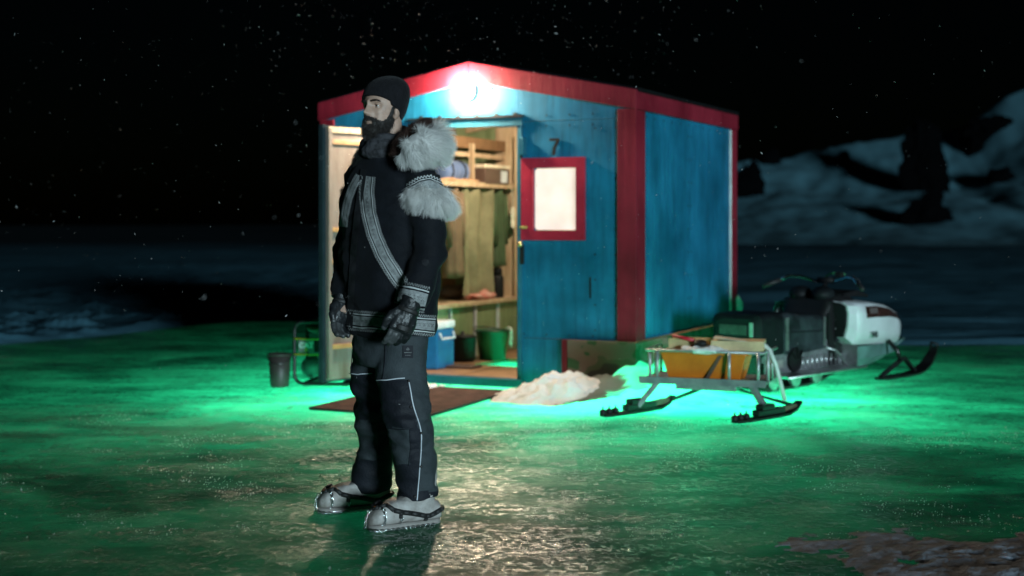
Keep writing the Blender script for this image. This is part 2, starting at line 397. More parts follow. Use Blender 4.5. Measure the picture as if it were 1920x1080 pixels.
# the snowy hillside far behind on the right
def hill():
    u = np.linspace(0, 1, 260); v_ = np.linspace(0, 1, 120); U, V = np.meshgrid(u, v_)
    X = 6 + 74 * U; base = 60 + 4 * np.sin(U * 5)
    crest = np.interp(U, [0, .2, .37, .42, .5, .7, 1], [7.0, 8.6, 10.8, 11.6, 16.5, 21, 25])
    run = 58.0
    gully = np.exp(-((X - 33.6 - 1.0 * V) / 1.0) ** 2) * .3 * sstep(.1, .5, V)
    n = fbm(X, V * run * .6, .16, 71, 5) - .5
    Z = crest * (V ** 2.7) * (1 + .0 * U) + n * 2.6 * sstep(0, .9, V) - gully - .4
    Z = Z * (1 - .9 * sstep(.93, 1, V))
    Z = Z * sstep(0, .05, U)
    Y = base + V * run + 2.5 * (fbm(X, V * 30, .11, 81, 3) - .5) * sstep(0, .3, V)
    return X, Y, Z
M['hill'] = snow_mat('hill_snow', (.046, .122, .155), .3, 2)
HX, HY, HZ = hill()
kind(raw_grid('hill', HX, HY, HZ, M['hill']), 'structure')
HB = BVHTree.FromPolygons([tuple(p) for p in np.stack([HX, HY, HZ], -1).reshape(-1, 3)],
                          [(r * 260 + c, r * 260 + c + 1, (r + 1) * 260 + c + 1, (r + 1) * 260 + c) for r in range(119) for c in range(259)])
M['rock'] = mat('dark_rock', (.0012, .0014, .0016), .95, spec=.0, vscale=1.2, bump=.6, bscale=3)
rocks = [(1590, 308, 18, 24, 'small dark rock sticking out of the middle of the snowy hillside'),
         (1760, 318, 42, 92, 'tall dark rock face splitting the snowy hillside from top to bottom'),
         (1746, 402, 46, 40, 'dark rocks at the foot of the tall rock face'),
         (1868, 246, 58, 32, 'broad dark crag below the highest crest of the hill'),
         (1886, 334, 23, 20, 'lone dark boulder on the far right snow slope'),
         (1842, 284, 15, 32, 'narrow dark spur hanging below the broad crag'),
         (1450, 302, 17, 22, 'jagged dark rock on the left crest of the hill'),
         (1412, 350, 32, 50, 'dark rocky slope next to the hut at the left end of the hill')]
for px, py, hx, hz_, lab in rocks:
    hit = (None,); q = py + hz_ * .55
    while hit[0] is None and q < 470:
        hit = HB.ray_cast(Vector((0, 0, CAM_H)), Vector(((px - 960) / FPX, 1, -(q - 420) / FPX)).normalized()); q += 6
    d_ = hit[0].y; mt = d_ / FPX; rx, rz = hx * mt, hz_ * mt
    c = hit[0] + Vector((0, .2 * rx + .95 * rz, rz * .50))
    mb = MB(); mb.ell((0, 0, 0), (rx, rx * .8, rz), 36, 28)
    vs = []
    for v in mb.v:
        p_ = Vector(v); u_ = Vector((p_.x / rx, p_.y / rx, p_.z / rz)); p_.y *= .5; k = 1 + .45 * nz(u_, 1.1, px) + .3 * nz(u_, 2.6, px + 3) + .22 * nz(u_, 6, px + 8); vs.append(p_ * k)
    mb.v = [tuple(v) for v in vs]
    o = mb.build('rock_outcrop', M['rock']); o.location = c
    tag(o, lab, 'rock', 'dark rocks on the snowy hillside')

# trampled snow lying on the ice in the near right corner
def crust(X, Y):
    n = fbm(X, Y * 1.3, 2.0, 91, 5); m_ = sstep(1.15, 2.1, X + .35 * (Y - 5) + 1.1 * (fbm(X, Y, 1.7, 93, 4) - .5)) * sstep(6.25, 5.6, Y + 1.2 * (fbm(X, Y, 1.5, 92, 4) - .5)) * sstep(2.5, 3.2, Y)
    n3 = fbm(X, Y, 14, 95, 4)
    m_ = m_ * sstep(.30, .50, fbm(X, Y, 6, 99, 5) + .5 * (m_ - .35))
    Z = (m_ * (.016 + .06 * n) + .03 * (n3 - .5) * m_ + .016 * (fbm(X, Y, 38, 97, 2) - .5) * m_) - .012
    return Z, None
M['crust'] = mat('trampled_snow', (.29, .32, .38), .9, var=.5, vscale=8, bump=.7, bscale=60)
ts_ = kind(grid_obj('trampled_snow', np.linspace(1.0, 4.6, 300), np.linspace(2.4, 6.6, 300), crust, M['crust']), 'stuff')
bm = bmesh.new(); bm.from_mesh(ts_.data); bmesh.ops.delete(bm, geom=[v for v in bm.verts if v.co.z < .0012], context='VERTS'); bm.to_mesh(ts_.data); bm.free()

# crumbs of frost and chipped ice lying on the near ice
r_ = np.random.default_rng(5); N_ = 60000
cx_ = r_.uniform(-3.4, 3.2, N_); cy_ = r_.uniform(4.2, 9.4, N_); dens = sstep(.46, .62, fbm(cx_, cy_ * 1.3, 1.6, 201, 5)) * sstep(.40, .56, fbm(cx_, cy_, 7, 211, 4)) * (.5 + .0 * cx_)
kp = r_.random(N_) < dens; cx_, cy_ = cx_[kp], cy_[kp]; n_ = len(cx_); sz = r_.uniform(.0016, .0046, n_) * np.where(r_.random(n_) < .04, 1.9, 1); an = r_.uniform(0, 6.28, n_)
vv_ = []
for k_ in range(3): vv_.append(np.stack([cx_ + sz * 1.2 * np.cos(an + k_ * 2.09), cy_ + sz * 1.2 * np.sin(an + k_ * 2.09), np.zeros(n_)], -1))
vv_.append(np.stack([cx_ + sz * .3, cy_, sz * r_.uniform(.7, 1.5, n_) + .001], -1)); V_ = np.stack(vv_, 1).reshape(-1, 3)
b_ = (np.arange(n_) * 4)[:, None]; q_ = np.concatenate([b_ + np.array([[0, 1, 3]]), b_ + np.array([[1, 2, 3]]), b_ + np.array([[2, 0, 3]])], 1).reshape(-1, 3)
me = bpy.data.meshes.new('frost_crumbs'); me.vertices.add(len(V_)); me.vertices.foreach_set('co', V_.ravel()); me.loops.add(q_.size); me.loops.foreach_set('vertex_index', q_.ravel().astype(np.int32))
me.polygons.add(len(q_)); me.polygons.foreach_set('loop_start', np.arange(0, q_.size, 3, dtype=np.int32)); me.update(calc_edges=True)
M['crumb'] = mat('frost_crumb', (.75, .75, .74), .25, bump=0, var=.1, trans=.55, spec=.8); me.materials.append(M['crumb']); kind(link('frost_crumbs', me), 'stuff')
# ------------------------------------------------------------------ the fishing hut
HW, HD = 1.365, 2.57
hut = thing('fishing_hut', 'blue plywood ice fishing hut with red trim and an open door', 'hut', HUT, HRZ)
def ztop(x): return 2.515 - .265 * abs(x) / HW
def gable(mb, x0, x1, z0, y0, y1, dz=-.05, mi=0):
    xs_ = [x0, x1] if (x0 >= 0 or x1 <= 0) else [x0, 0, x1]
    mb.prism([(x0, z0), (x1, z0)] + [(x, ztop(x) + dz) for x in reversed(xs_)], y0, y1, mi)
DX0, DX1, DZ1 = -.505, .411, 2.02
front = []
mb = MB(); gable(mb, -HW + .003, DX0, .045, 0, .04); front.append(mb)
mb = MB(); gable(mb, DX0 + .002, DX1 - .002, DZ1 + .07, .001, .04); front.append(mb)
mb = MB(); gable(mb, DX1, HW - .02, 2.05, 0, .04); front.append(mb)
WX0, WX1, WZ0, WZ1 = .547, .902, 1.211, 1.689
mb = MB()                                           # sheet with the window opening
mb.box(DX1, WX0, .002, .04, .384, 2.046); mb.box(WX1, HW - .02, .002, .04, .384, 2.046)
mb.box(WX0, WX1, .002, .04, .384, WZ0); mb.box(WX0, WX1, .002, .04, WZ1, 2.046); front.append(mb)
mb = MB(); mb.box(DX1, HW - .02, -.003, .04, .03, .380); front.append(mb)
for mb in front: mb.build('wall_panel', M['teal'], hut)
for y0, y1 in ((.042, 1.29), (1.294, HD)):
    mb = MB(); mb.box(HW - .04, HW, y0, y1, .386, 2.24); mb.build('wall_panel', M['teal'], hut)
mb = MB(); mb.box(-HW, -HW + .04, .042, HD, .03, 2.24); mb.build('wall_panel', M['teal'], hut)
mb = MB(); gable(mb, -HW + .042, HW - .042, .03, HD - .04, HD - .002); mb.build('wall_panel', M['teal'], hut)
# roof
for s in (-1, 1):
    mb = MB(); a = [(0, 2.515), (s * (HW + .035), ztop(HW + .035)), (s * (HW + .035), ztop(HW + .035) + .03), (0, 2.545)]
    mb.prism(a if s > 0 else a[::-1], -.015, HD + .03); mb.build('roof', M['roofing'], hut)
# gable and eave fascias
for s in (-1, 1):
    mb = MB(); a = [(s * .0015, 2.375), (s * (HW + .028), ztop(HW + .028) - .135), (s * (HW + .028), ztop(HW + .028) + .012), (s * .0015, 2.527)]
    mb.prism(a, -.045, -.004); mb.build('fascia', M['red'], hut, bevel=.004)
    mb = MB(); mb.box(min(s * (HW + .003), s * (HW + .03)), max(s * (HW + .003), s * (HW + .03)), -.043, HD + .03, 2.112, 2.252); mb.build('fascia', M['red'], hut, bevel=.004)
# corner posts
def post(name, boxes):
    mb = MB()
    for b in boxes: mb.box(*b)
    return mb.build(name, M['red'], hut, bevel=.003)
post('corner_post', [(HW - .127, HW + .022, -.026, -.005, .386, 2.118), (HW + .003, HW + .022, -.0045, .174, .386, 2.110)])
post('corner_post', [(-HW - .022, -HW + .11, -.026, -.005, .06, 2.118), (-HW - .022, -HW - .003, -.0045, .16, .06, 2.110)])
post('corner_post', [(HW + .003, HW + .022, HD - .13, HD + .02, .386, 2.110)])
mb = MB(); mb.box(HW + .003, HW + .016, HD - .155, HD - .132, .42, 2.10); mb.build('edge_strip', M['white_trim'], hut)
# skirting boards under the raised right-hand side: old camouflage sheet
def camo():
    m = bpy.data.materials.new('camouflage_sheet'); m.use_nodes = True; t = m.node_tree; b = t.nodes['Principled BSDF']; L = t.links.new
    tc = t.nodes.new('ShaderNodeTexCoord'); mp = t.nodes.new('ShaderNodeMapping'); mp.inputs['Scale'].default_value = (2.2, 2.2, 3.6); mp.inputs['Rotation'].default_value = (.4, .5, .3); L(tc.outputs['Object'], mp.inputs[0])
    n = t.nodes.new('ShaderNodeTexNoise'); n.inputs['Scale'].default_value = 1.2; n.inputs['Detail'].default_value = 2; L(mp.outputs[0], n.inputs['Vector'])
    r = t.nodes.new('ShaderNodeValToRGB'); r.color_ramp.interpolation = 'CONSTANT'; L(n.outputs['Fac'], r.inputs[0])
    e = r.color_ramp.elements; e[0].position = 0; e[0].color = (.035, .075, .03, 1); e[1].position = .44; e[1].color = (.20, .10, .085, 1)
    x = e.new(.53); x.color = (.10, .085, .05, 1); x = e.new(.60); x.color = (.05, .03, .025, 1)
    L(r.outputs[0], b.inputs['Base Color']); b.inputs['Roughness'].default_value = .7; return m
M['camo'] = camo()
mb = MB(); mb.box(.845, HW + .03, -.055, -.03, -.01, .384); mb.build('skirting_board', M['camo'], hut)
mb = MB(); mb.box(.80, .842, -.058, -.028, -.01, .384); mb.build('skirting_post', M['red'], hut)
mb = MB(); mb.box(HW + .006, HW + .03, -.028, HD, -.01, .378); mb.build('skirting_board', M['camo'], hut)
mb = MB()      # screw heads along the panel edges
def scr(x, z): mb.rings([[(x + r_ * cos(2 * pi * j / 6), y, z + r_ * sin(2 * pi * j / 6)) for j in range(6)] for r_, y in ((.008, -.0025), (.006, -.006))])
for k in range(9):
    z = .46 + k * .19
    scr(.43 + .0, z) if z < 1.1 else None
    scr(HW - .15, z); scr(1.05, z) if z > 1.85 or z < 1.05 else None
for k in range(5): scr(.46 + k * .19, 2.09); scr(.46 + k * .19, 2.01); scr(.46 + k * .19, .415)
def scs(y, z): mb.rings([[(x, y + r_ * cos(2 * pi * j / 6), z + r_ * sin(2 * pi * j / 6)) for j in range(6)] for r_, x in ((.008, HW + .0005), (.006, HW + .004))])
for k in range(9):
    for y in (.21, 1.25, 1.335, 2.40): scs(y, .46 + k * .19)
for k in range(11): scs(.25 + k * .2, 2.07)
kind(mb.build('screw_heads', M['blackmet'], hut), 'stuff')
# door surround, drip strip, sill
mb = MB(); mb.box(DX0 - .03, DX1 + .04, -.022, .0, DZ1, DZ1 + .062); mb.build('door_lintel', M['teal_trim'], hut)
mb = MB(); mb.box(DX0 - .05, DX1 + .05, -.034, -.001, DZ1 + .064, DZ1 + .08)
for k in range(6): x = DX0 + .05 + k * .165; mb.box(x, x + .03, -.012, -.0015, DZ1 + .08, DZ1 + .10)
mb.build('drip_strip', M['blackmet'], hut)
mb = MB(); mb.box(DX1 + .001, DX1 + .034, -.016, -.001, .05, DZ1 - .001); mb.box(DX1 - .012, DX1, .001, .1, .05, DZ1)
mb.build('door_jamb', M['teal_trim'], hut)
mb = MB(); mb.box(DX0 - .04, DX1 + .04, -.05, .06, .0, .062); mb.build('door_sill', M['teal_trim'], hut, bevel=.004)
# window
fr = MB(); FX0, FX1, FZ0, FZ1 = .447, .972, 1.137, 1.766
fr.box(FX0, WX0, -.03, .0, FZ0, FZ1); fr.box(WX1, FX1, -.03, .0, FZ0, FZ1)
fr.box(WX0, WX1, -.03, .0, FZ0, WZ0); fr.box(WX0, WX1, -.03, .0, WZ1, FZ1)
M['win_red'] = paint('window_red', (.36, .012, .035), (.14, .01, .02), .3, False, .4)
win = fr.build('window', M['win_red'], hut, fix=False)
M['pane'] = mat('frosted_lit_pane', (.30, .28, .26), .5, var=.05, vscale=4, bump=.05, emit=(1, .82, .70, .98))
_t = M['pane'].node_tree; _b = _t.nodes['Principled BSDF']; _n = _t.nodes.new('ShaderNodeTexNoise'); _n.inputs['Scale'].default_value = 5; _n.inputs['Detail'].default_value = 7
_r = _t.nodes.new('ShaderNodeMapRange'); _r.inputs[1].default_value = .3; _r.inputs[2].default_value = .7; _r.inputs[3].default_value = .80; _r.inputs[4].default_value = 1.08      # frost on the lit pane
_c = _t.nodes.new('ShaderNodeTexCoord'); _t.links.new(_c.outputs['Object'], _n.inputs['Vector']); _t.links.new(_n.outputs['Fac'], _r.inputs[0]); _t.links.new(_r.outputs[0], _b.inputs['Emission Strength'])
def rrect(x0, x1, z0, z1, r, k=5):
    out = []
    for cx, cz, a0 in ((x1 - r, z1 - r, 0), (x0 + r, z1 - r, 90), (x0 + r, z0 + r, 180), (x1 - r, z0 + r, 270)):
        for i in range(k): a = R(a0 + 90 * i / (k - 1)); out.append((cx + r * cos(a), cz + r * sin(a)))
    return out
mb = MB(); mb.prism(rrect(WX0 + .004, WX1 - .004, WZ0 + .004, WZ1 - .004, .025), .006, .014); mb.build('pane', M['pane'], win)
mb = MB(); mb.box(FX0 + .005, FX0 + .05, -.037, -.0305, FZ0 + .085, FZ0 + .11); mb.tube([(FX0 - .005, -.04, FZ0 + .098), (FX0 + .06, -.04, FZ0 + .098)], .006); mb.build('bolt', M['brass'], win)
# number 7, junction box, latch
mb = MB(); nx0, nz0 = .678, 1.785
mb.box(nx0, nx0 + .082, -.014, -.0035, nz0 + .108, nz0 + .128)
mb.prism([(nx0 + .062, nz0 + .107), (nx0 + .082, nz0 + .107), (nx0 + .052, nz0 + .055), (nx0 + .046, nz0), (nx0 + .024, nz0), (nx0 + .032, nz0 + .06)], -.014, -.0035)
mb.build('house_number', M['black'], hut)
mb = MB(); mb.box(.432, .486, -.062, -.004, 1.79, 1.925); jb = mb.build('junction_box', M['teal_trim'], hut, bevel=.006)
mb = MB(); mb.tube([(.45, -.033, 1.79), (.452, -.033, 1.765)], .01); mb.build('cable_gland', M['black'], jb)
mb = MB(); mb.box(.435, .462, -.022, -.0035, .95, 1.10); lt = mb.build('latch', M['black'], hut)
mb = MB(); mb.ell((.447, -.045, 1.105), (.02, .02, .02), 14, 10); mb.tube([(.447, -.02, 1.105), (.447, -.045, 1.105)], .008); mb.build('knob', M['brass'], lt, smooth=True)
mb = MB(); mb.box(1.005, 1.018, -.0045, -.0022, .70, .86); mb.build('drip_stain', M['black'], hut)
# door leaf, swung out towards the camera
hinge = Vector((DX0 - .012, -.045, 0)); ang = R(-74.5 + 0)   # leaf direction, hut axes
tip = Vector((-1.39, 10.67, 0)) - HUT; tip = Vector((tip.x * cos(HRZ) + tip.y * sin(HRZ), -tip.x * sin(HRZ) + tip.y * cos(HRZ), 0)) - hinge
leaf_a = math.atan2(tip.y, tip.x)
DM = Matrix.Translation(hinge) @ Matrix.Rotation(leaf_a, 4, 'Z')
LW = .94
def dbox(x0, x1, y0, y1, z0, z1, name, m, parent, bev=.003):
    mb = MB(); mb.box(x0, x1, y0, y1, z0, z1, 0, DM); return mb.build(name, m, parent, bevel=bev)
M['edge'] = mat('weathered_edge', (.022, .034, .042), .9, spec=.03)
door = dbox(0, LW, -.022, .012, .075, 2.0, 'door', M['edge'], hut)      # outer skin; children are its inside
dbox(.012, LW - .035, .0125, .020, .09, 1.985, 'door_lining', M['ply'], door, 0)
dbox(LW - .022, LW + .004, -.024, .022, .075, 2.005, 'edge_rail', M['edge'], door)
for z in (1.86, 1.20, .96, .32): dbox(.02, LW - .075, .0205, .044, z, z + .034, 'batten', M['orange_wood'], door)
dbox(LW - .072, LW - .036, .0205, .046, .10, 1.98, 'stile', M['ply'], door)
dbox(.012, LW - .036, .0206, .045, 1.945, 1.99, 'top_rail', M['wood'], door)
for z in (.3, 1.1, 1.8):
    mb = MB(); mb.tube([DM @ Vector((0, .02, z)), DM @ Vector((0, .02, z + .09))], .011); mb.build('hinge', M['blackmet'], door)

# inside ------------------------------------------------------------
for k in range(9):       # floor boards, with the fishing hole left open
    x0, x1 = -1.32 + k * .294, -1.32 + k * .294 + .288
    segs = [(.062, 2.52)]
    if x1 > -.44 and x0 < .30: segs = [(.062, .88), (1.5, 2.52)]
    for y0, y1 in segs:
        mb = MB(); mb.box(x0, x1, y0, y1, .03, .058 + .002 * (k % 2)); mb.build('floor_board', M['floor_wood'], hut)
for k in range(9):       # lining boards behind the bench (left wall)
    y0 = .10 + k * .267
    mb = MB(); mb.box(-HW + .042, -HW + .056 + .004 * (k % 3), y0, y0 + .26, .56, 2.2); mb.build('lining_board', M['wood_dark' if k % 3 == 1 else 'green_board'], hut)
for k in range(9):       # back wall
    x0 = -HW + .06 + k * .296
    mb = MB(); mb.box(x0, x0 + .29, HD - .062 - .004 * (k % 2), HD - .042, .06, 2.2); mb.build('lining_board', M['wood' if k % 2 else 'green_board'], hut)
for k in range(4):
    y = .12 + k * .78
    for s in (-1, 1):
        mb = MB(); mb.bar((s * .02, y, 2.43), (s * 1.31, y, 2.19), .05, .09); mb.build('rafter', M['wood'], hut)
mb = MB(); mb.box(-.99, -.90, .3, 2.5, 1.96, 2.06); mb.build('loft_beam', M['wood_dark'], hut)
mb = MB(); mb.box(-.94, -.90, .3, 2.5, 1.88, 1.92); mb.build('loft_beam', M['wood'], hut)
mb = MB(); mb.box(-.77, -.72, 2.42, 2.49, .56, 2.1); mb.build('stud', M['wood'], hut)
mb = MB(); mb.box(-.90, -.86, 1.72, 1.76, 1.66, 2.0); mb.build('stud', M['wood'], hut)
# bench
bn = MB(); bn.box(-1.30, -.72, .12, 2.5, .525, .56); bench = bn.build('bench', M['wood'], hut, bevel=.004)
for k in range(5):
    y0 = .14 + k * .472
    mb = MB(); mb.box(-.775, -.755, y0 + .03, y0 + .44, .065, .522); mb.build('bench_panel', M['green_board'], bench)
for k in range(6):
    y0 = .125 + k * .472
    mb = MB(); mb.box(-.78, -.745, y0, y0 + .032, .06, .523); mb.build('bench_post', M['white_trim'], bench)
# shelf
sh = MB(); sh.box(-1.30, -.80, .9, 2.5, 1.605, 1.63); shelf = sh.build('shelf', M['wood'], hut)
mb = MB(); mb.box(-.80, -.785, .9, 2.5, 1.598, 1.642); mb.build('shelf_edge', M['wood'], shelf)
for y in (1.3, 2.4):
    mb = MB(); mb.bar((-1.28, y, 1.3), (-.86, y, 1.6), .03, .03); mb.build('bracket', M['wood_dark'], shelf)

def hthing(name, label, cat, x, y, z, rz=0, group=None):
    c, s = cos(HRZ), sin(HRZ); return thing(name, label, cat, (HUT.x + x * c - y * s, HUT.y + x * s + y * c, z), HRZ + rz, group)
# olive curtain hung under the shelf
cu = MB(); rows = 14; cols = 60; vs = []; fs = []
for r in range(rows):
    for c in range(cols):
        t = c / (cols - 1); z = -.985 + .98 * r / (rows - 1)
        vs.append((.045 * sin(t * 17 + .6 * sin(r * .4) + 1.2 * sin(t * 5)) * (1 - .5 * r / rows), -.30 + .62 * t, z))
for r in range(rows - 1):
    for c in range(cols - 1): a = r * cols + c; fs.append((a, a + 1, a + cols + 1, a + cols))
cu.add(vs, fs)
ct = hthing('curtain', 'olive curtain hanging in folds below the shelf inside the hut', 'curtain', -.84, 1.78, 1.60)
cu.build('cloth', M['curtain'], ct, smooth=True, fix=False)
mb = MB(); mb.tube([(0, -.6, -.005), (0, .62, -.005)], .008); mb.build('rail', M['blackmet'], ct)

def coat(label, y, m, w_, h_, seed):
    t_ = hthing('hanging_coat', label, 'coat', -.86, y, 1.58); mb = MB(); rings = []
    for k_ in range(13):
        q = k_ / 12; hwid = w_ * (.35 + .65 * min(1, q * 5)) * (1 + .12 * q); dp = .05 + .03 * q; ring = []
        for j in range(28):
            a = 2 * pi * j / 28; f_ = 1 + .12 * sin(5 * a + seed) * q + .06 * sin(9 * a + seed * 2)
            ring.append((dp * cos(a) * f_, hwid * sin(a) * f_, -h_ * q))
        rings.append(ring)
    mb.rings(rings); mb.build('body', m, t_, smooth=True)
    for s_ in (-1, 1):
        mb = MB(); mb.tube([(0, s_ * w_ * .85, -.04), (.01, s_ * w_ * 1.15, -.25), (.015, s_ * w_ * 1.1, -.52)], [.055, .05, .04], 12); mb.build('sleeve', m, t_, smooth=True)
    mb = MB(); mb.tube([(0, 0, 0), (.03, 0, .035), (.05, 0, .045)], .006); mb.build('hook', M['blackmet'], t_)
coat('dark green coat hanging from the shelf right of the olive curtain', 2.24, mat('green_coat', (.05, .085, .035), .8, bump=.3, bscale=40), .10, .72, 1)
coat('brown canvas coat hanging from the shelf left of the olive curtain', 1.33, mat('brown_coat', (.17, .12, .07), .8, bump=.3, bscale=40), .11, .80, 3)
M['bluefab'] = mat('blue_grey_fabric', (.10, .17, .34), .8, bump=.3, bscale=50, sheen=.3)
b = hthing('sleeping_bag', 'rolled blue grey sleeping bag lying on the shelf in the hut', 'sleeping bag', -1.0, 1.52, 1.63)
mb = MB(); n = 30
mb.rings([[(.105 * (1 + .05 * sin(i * 2.1)) * cos(2 * pi * j / n) * (1 if 0 < i < 14 else .86), -.24 + .48 * i / 14, .108 + .105 * sin(2 * pi * j / n) * (1 if 0 < i < 14 else .86)) for j in range(n)] for i in range(15)])
mb.build('roll', M['bluefab'], b, smooth=True)
for y in (-.12, .12):
    mb = MB(); mb.tube([(.112 * cos(a), y, .108 + .112 * sin(a)) for a in np.linspace(0, 2 * pi, 24, endpoint=False)], .008, 6, closed=True); mb.build('strap', M['black'], b)
b = hthing('storage_case', 'brown storage case with a pale lid rim on the shelf in the hut', 'case', -.93, 2.08, 1.63)
M['brown'] = mat('brown_plastic', (.10, .06, .045), .5); M['cream'] = mat('cream_plastic', (.72, .62, .46), .5)
mb = MB(); mb.box(-.15, .15, -.26, .26, 0, .15); mb.build('body', M['brown'], b, bevel=.01)
mb = MB(); mb.box(-.157, .157, -.267, .267, .151, .185); mb.build('lid', M['cream'], b, bevel=.008)
mb = MB(); mb.box(.1505, .158, .07, .19, .02, .13); mb.build('label_card', M['white_trim'], b)
b = hthing('folded_blanket', 'crumpled tan blanket spread on the shelf beneath the sleeping bag', 'blanket', -.86, 1.45, 1.631)
mb = MB(); mb.ell((0, 0, .018), (.055, .42, .022), 20, 8)
mb.v = [(v[0] + .02 * nz(v, 9), v[1], max(0, v[2] + .02 * nz(v, 13, 2))) for v in mb.v]
mb.build('cloth', mat('tan_cloth', (.55, .33, .18), .9, bump=.4, bscale=40), b, smooth=True)
b = hthing('hanging_glove', 'pale work glove hanging on a string from the shelf edge', 'glove', -.765, 2.38, 1.30)
mb = MB(); mb.ell((0, 0, .06), (.02, .035, .07), 14, 10)
for k in range(4): mb.ell((0, -.026 + .017 * k, -.03 - .006 * (k % 3)), (.011, .0095, .045), 8, 8)
mb.ell((0, .042, .04), (.011, .014, .035), 8, 8, 0, Matrix.Rotation(.6, 4, 'X'))
M['glovepale'] = mat('pale_glove', (.70, .66, .52), .8)
b['category'] = 'glove'; mb.build('palm', M['glovepale'], b, smooth=True)
mb = MB(); mb.tube([(0, 0, .12), (.0, .004, .22), (-.012, 0, .30)], .004); mb.build('string', M['cream'], b)
# things on the bench
b = hthing('thermos', 'black thermos flask standing at the far end of the bench', 'flask', -.85, 2.22, .56)
mb = MB(); mb.lathe([(.055, 0), (.06, .01), (.06, .19), (.05, .215)]); mb.build('body', M['black'], b, smooth=True)
mb = MB(); mb.lathe([(.045, .216), (.045, .27), (.038, .28)]); mb.build('cup', M['black'], b, smooth=True)
M['redcloth'] = mat('red_cloth', (.45, .07, .05), .85, bump=.4, bscale=50, col2=(.62, .45, .36), vscale=9)
b = hthing('red_scarf', 'crumpled red and pale scarf dropped on the bench', 'scarf', -.86, 1.86, .562)
mb = MB(); mb.ell((0, 0, .03), (.11, .26, .045), 30, 14); mb.v = [(v[0] + .03 * nz(v, 11), v[1] + .02 * nz(v, 8, 4), max(0, v[2] + .035 * nz(v, 14, 2))) for v in mb.v]
mb.build('cloth', M['redcloth'], b, smooth=True)
b = hthing('dark_bag', 'dark slumped bag on the bench behind the red scarf', 'bag', -1.08, 1.75, .562)
mb = MB(); mb.ell((0, 0, .06), (.12, .16, .075), 20, 12); mb.v = [(v[0], v[1], max(0, v[2] + .03 * nz(v, 8, 2))) for v in mb.v]; mb.build('sack', M['brown'], b, smooth=True)
mb = MB(); mb.tube([(.1, -.08, .09), (.12, 0, .15), (.1, .08, .09)], .008); mb.build('handle', M['black'], b)
# floor things
b = hthing('cooler_box', 'tall blue cooler box with a white lid on the hut floor by the door', 'cooler', -.60, .52, .06)
M['coolerblue'] = mat('cooler_blue', (.012, .15, .33), .4, bump=.05); M['whitepl'] = mat('white_plastic', (.78, .80, .80), .4, bump=.03)
mb = MB(); mb.box(-.13, .10, -.15, .15, 0, .33); mb.build('body', M['coolerblue'], b, bevel=.015)
mb = MB(); mb.box(-.138, .108, -.158, .158, .331, .395); mb.build('lid', M['whitepl'], b, bevel=.018)
mb = MB(); mb.tube([(.105, -.12, .30), (.125, -.11, .25), (.125, .11, .25), (.105, .12, .30)], .009); mb.build('handle', M['whitepl'], b)
b = hthing('green_bucket', 'dark green bucket with a white rag over its rim by the fishing hole', 'bucket', -.50, 1.40, .06)
M['bgreen'] = mat('green_plastic', (.008, .06, .025), .4, bump=.05)
mb = MB(); mb.lathe([(.0, .004), (.115, 0), (.15, .24), (.156, .245), (.156, .262), (.147, .262), (.112, .012), (.0, .012)], 28); mb.build('body', M['bgreen'], b, smooth=True)
mb = MB(); mb.tube([(.156 * cos(a), .156 * sin(a) - .03, .25 - .05 * sin(a / 1)) for a in np.linspace(-pi, 0, 14)], .005); mb.build('handle', M['blackmet'], b)
r = hthing('rag', 'white rag draped over the rim of the green bucket', 'rag', -.50, 1.40, .06)
vs = []; fs = []
for i in range(11):
    for j in range(9):
        t = i / 10; a = -.1 + .75 * j / 8 + .1 * t
        rr = .13 + .045 * min(1, t * 2.5) + .008 * sin(j * 2 + i * .5); z = .285 - .19 * max(0, t - .25) ** 1.1 * (1 + .3 * sin(j * 1.3)) - (.02 if t < .1 else 0)
        vs.append((rr * cos(a), rr * sin(a), z))
for i in range(10):
    for j in range(8): q = i * 9 + j; fs.append((q, q + 1, q + 10, q + 9))
mb = MB(); mb.add(vs, fs); mb.build('cloth', mat('white_rag', (.75, .76, .72), .9, bump=.4, bscale=60, trans=.2), r, smooth=True, fix=False)
b = hthing('black_pot', 'black lidded pot on the hut floor left of the green bucket', 'pot', -.66, 1.13, .06)
mb = MB(); mb.lathe([(.10, 0), (.115, .02), (.12, .2), (.125, .205)], 24); mb.build('body', M['black'], b, smooth=True)
mb = MB(); mb.lathe([(.126, .206), (.11, .225), (.02, .235), (.018, .26), (.0, .262)], 24); mb.build('lid', M['black'], b, smooth=True)
b = hthing('floor_mat', 'small brown foot mat on the hut floor beside the cooler box', 'mat', -.42, .62, .061)
mb = MB(); mb.box(-.16, .16, -.1, .1, 0, .02); mb.build('pad', M['brown'], b, bevel=.006)

# light inside the hut
il = hthing('ceiling_lamp', 'warm lamp under the roof inside the hut', 'lamp', .15, 1.15, 2.18)
mb = MB(); mb.lathe([(.05, .11), (.055, .1), (.02, .09)], 16); mb.build('base', M['whitepl'], il, smooth=True)
mb = MB(); mb.tube([(0, 0, .1), (0, 0, .22)], .006); mb.build('cord', M['black'], il)
l = point('hut_ceiling_light', il.location + Vector((0, 0, -.02)), 135, (1.0, .83, .62), .05)

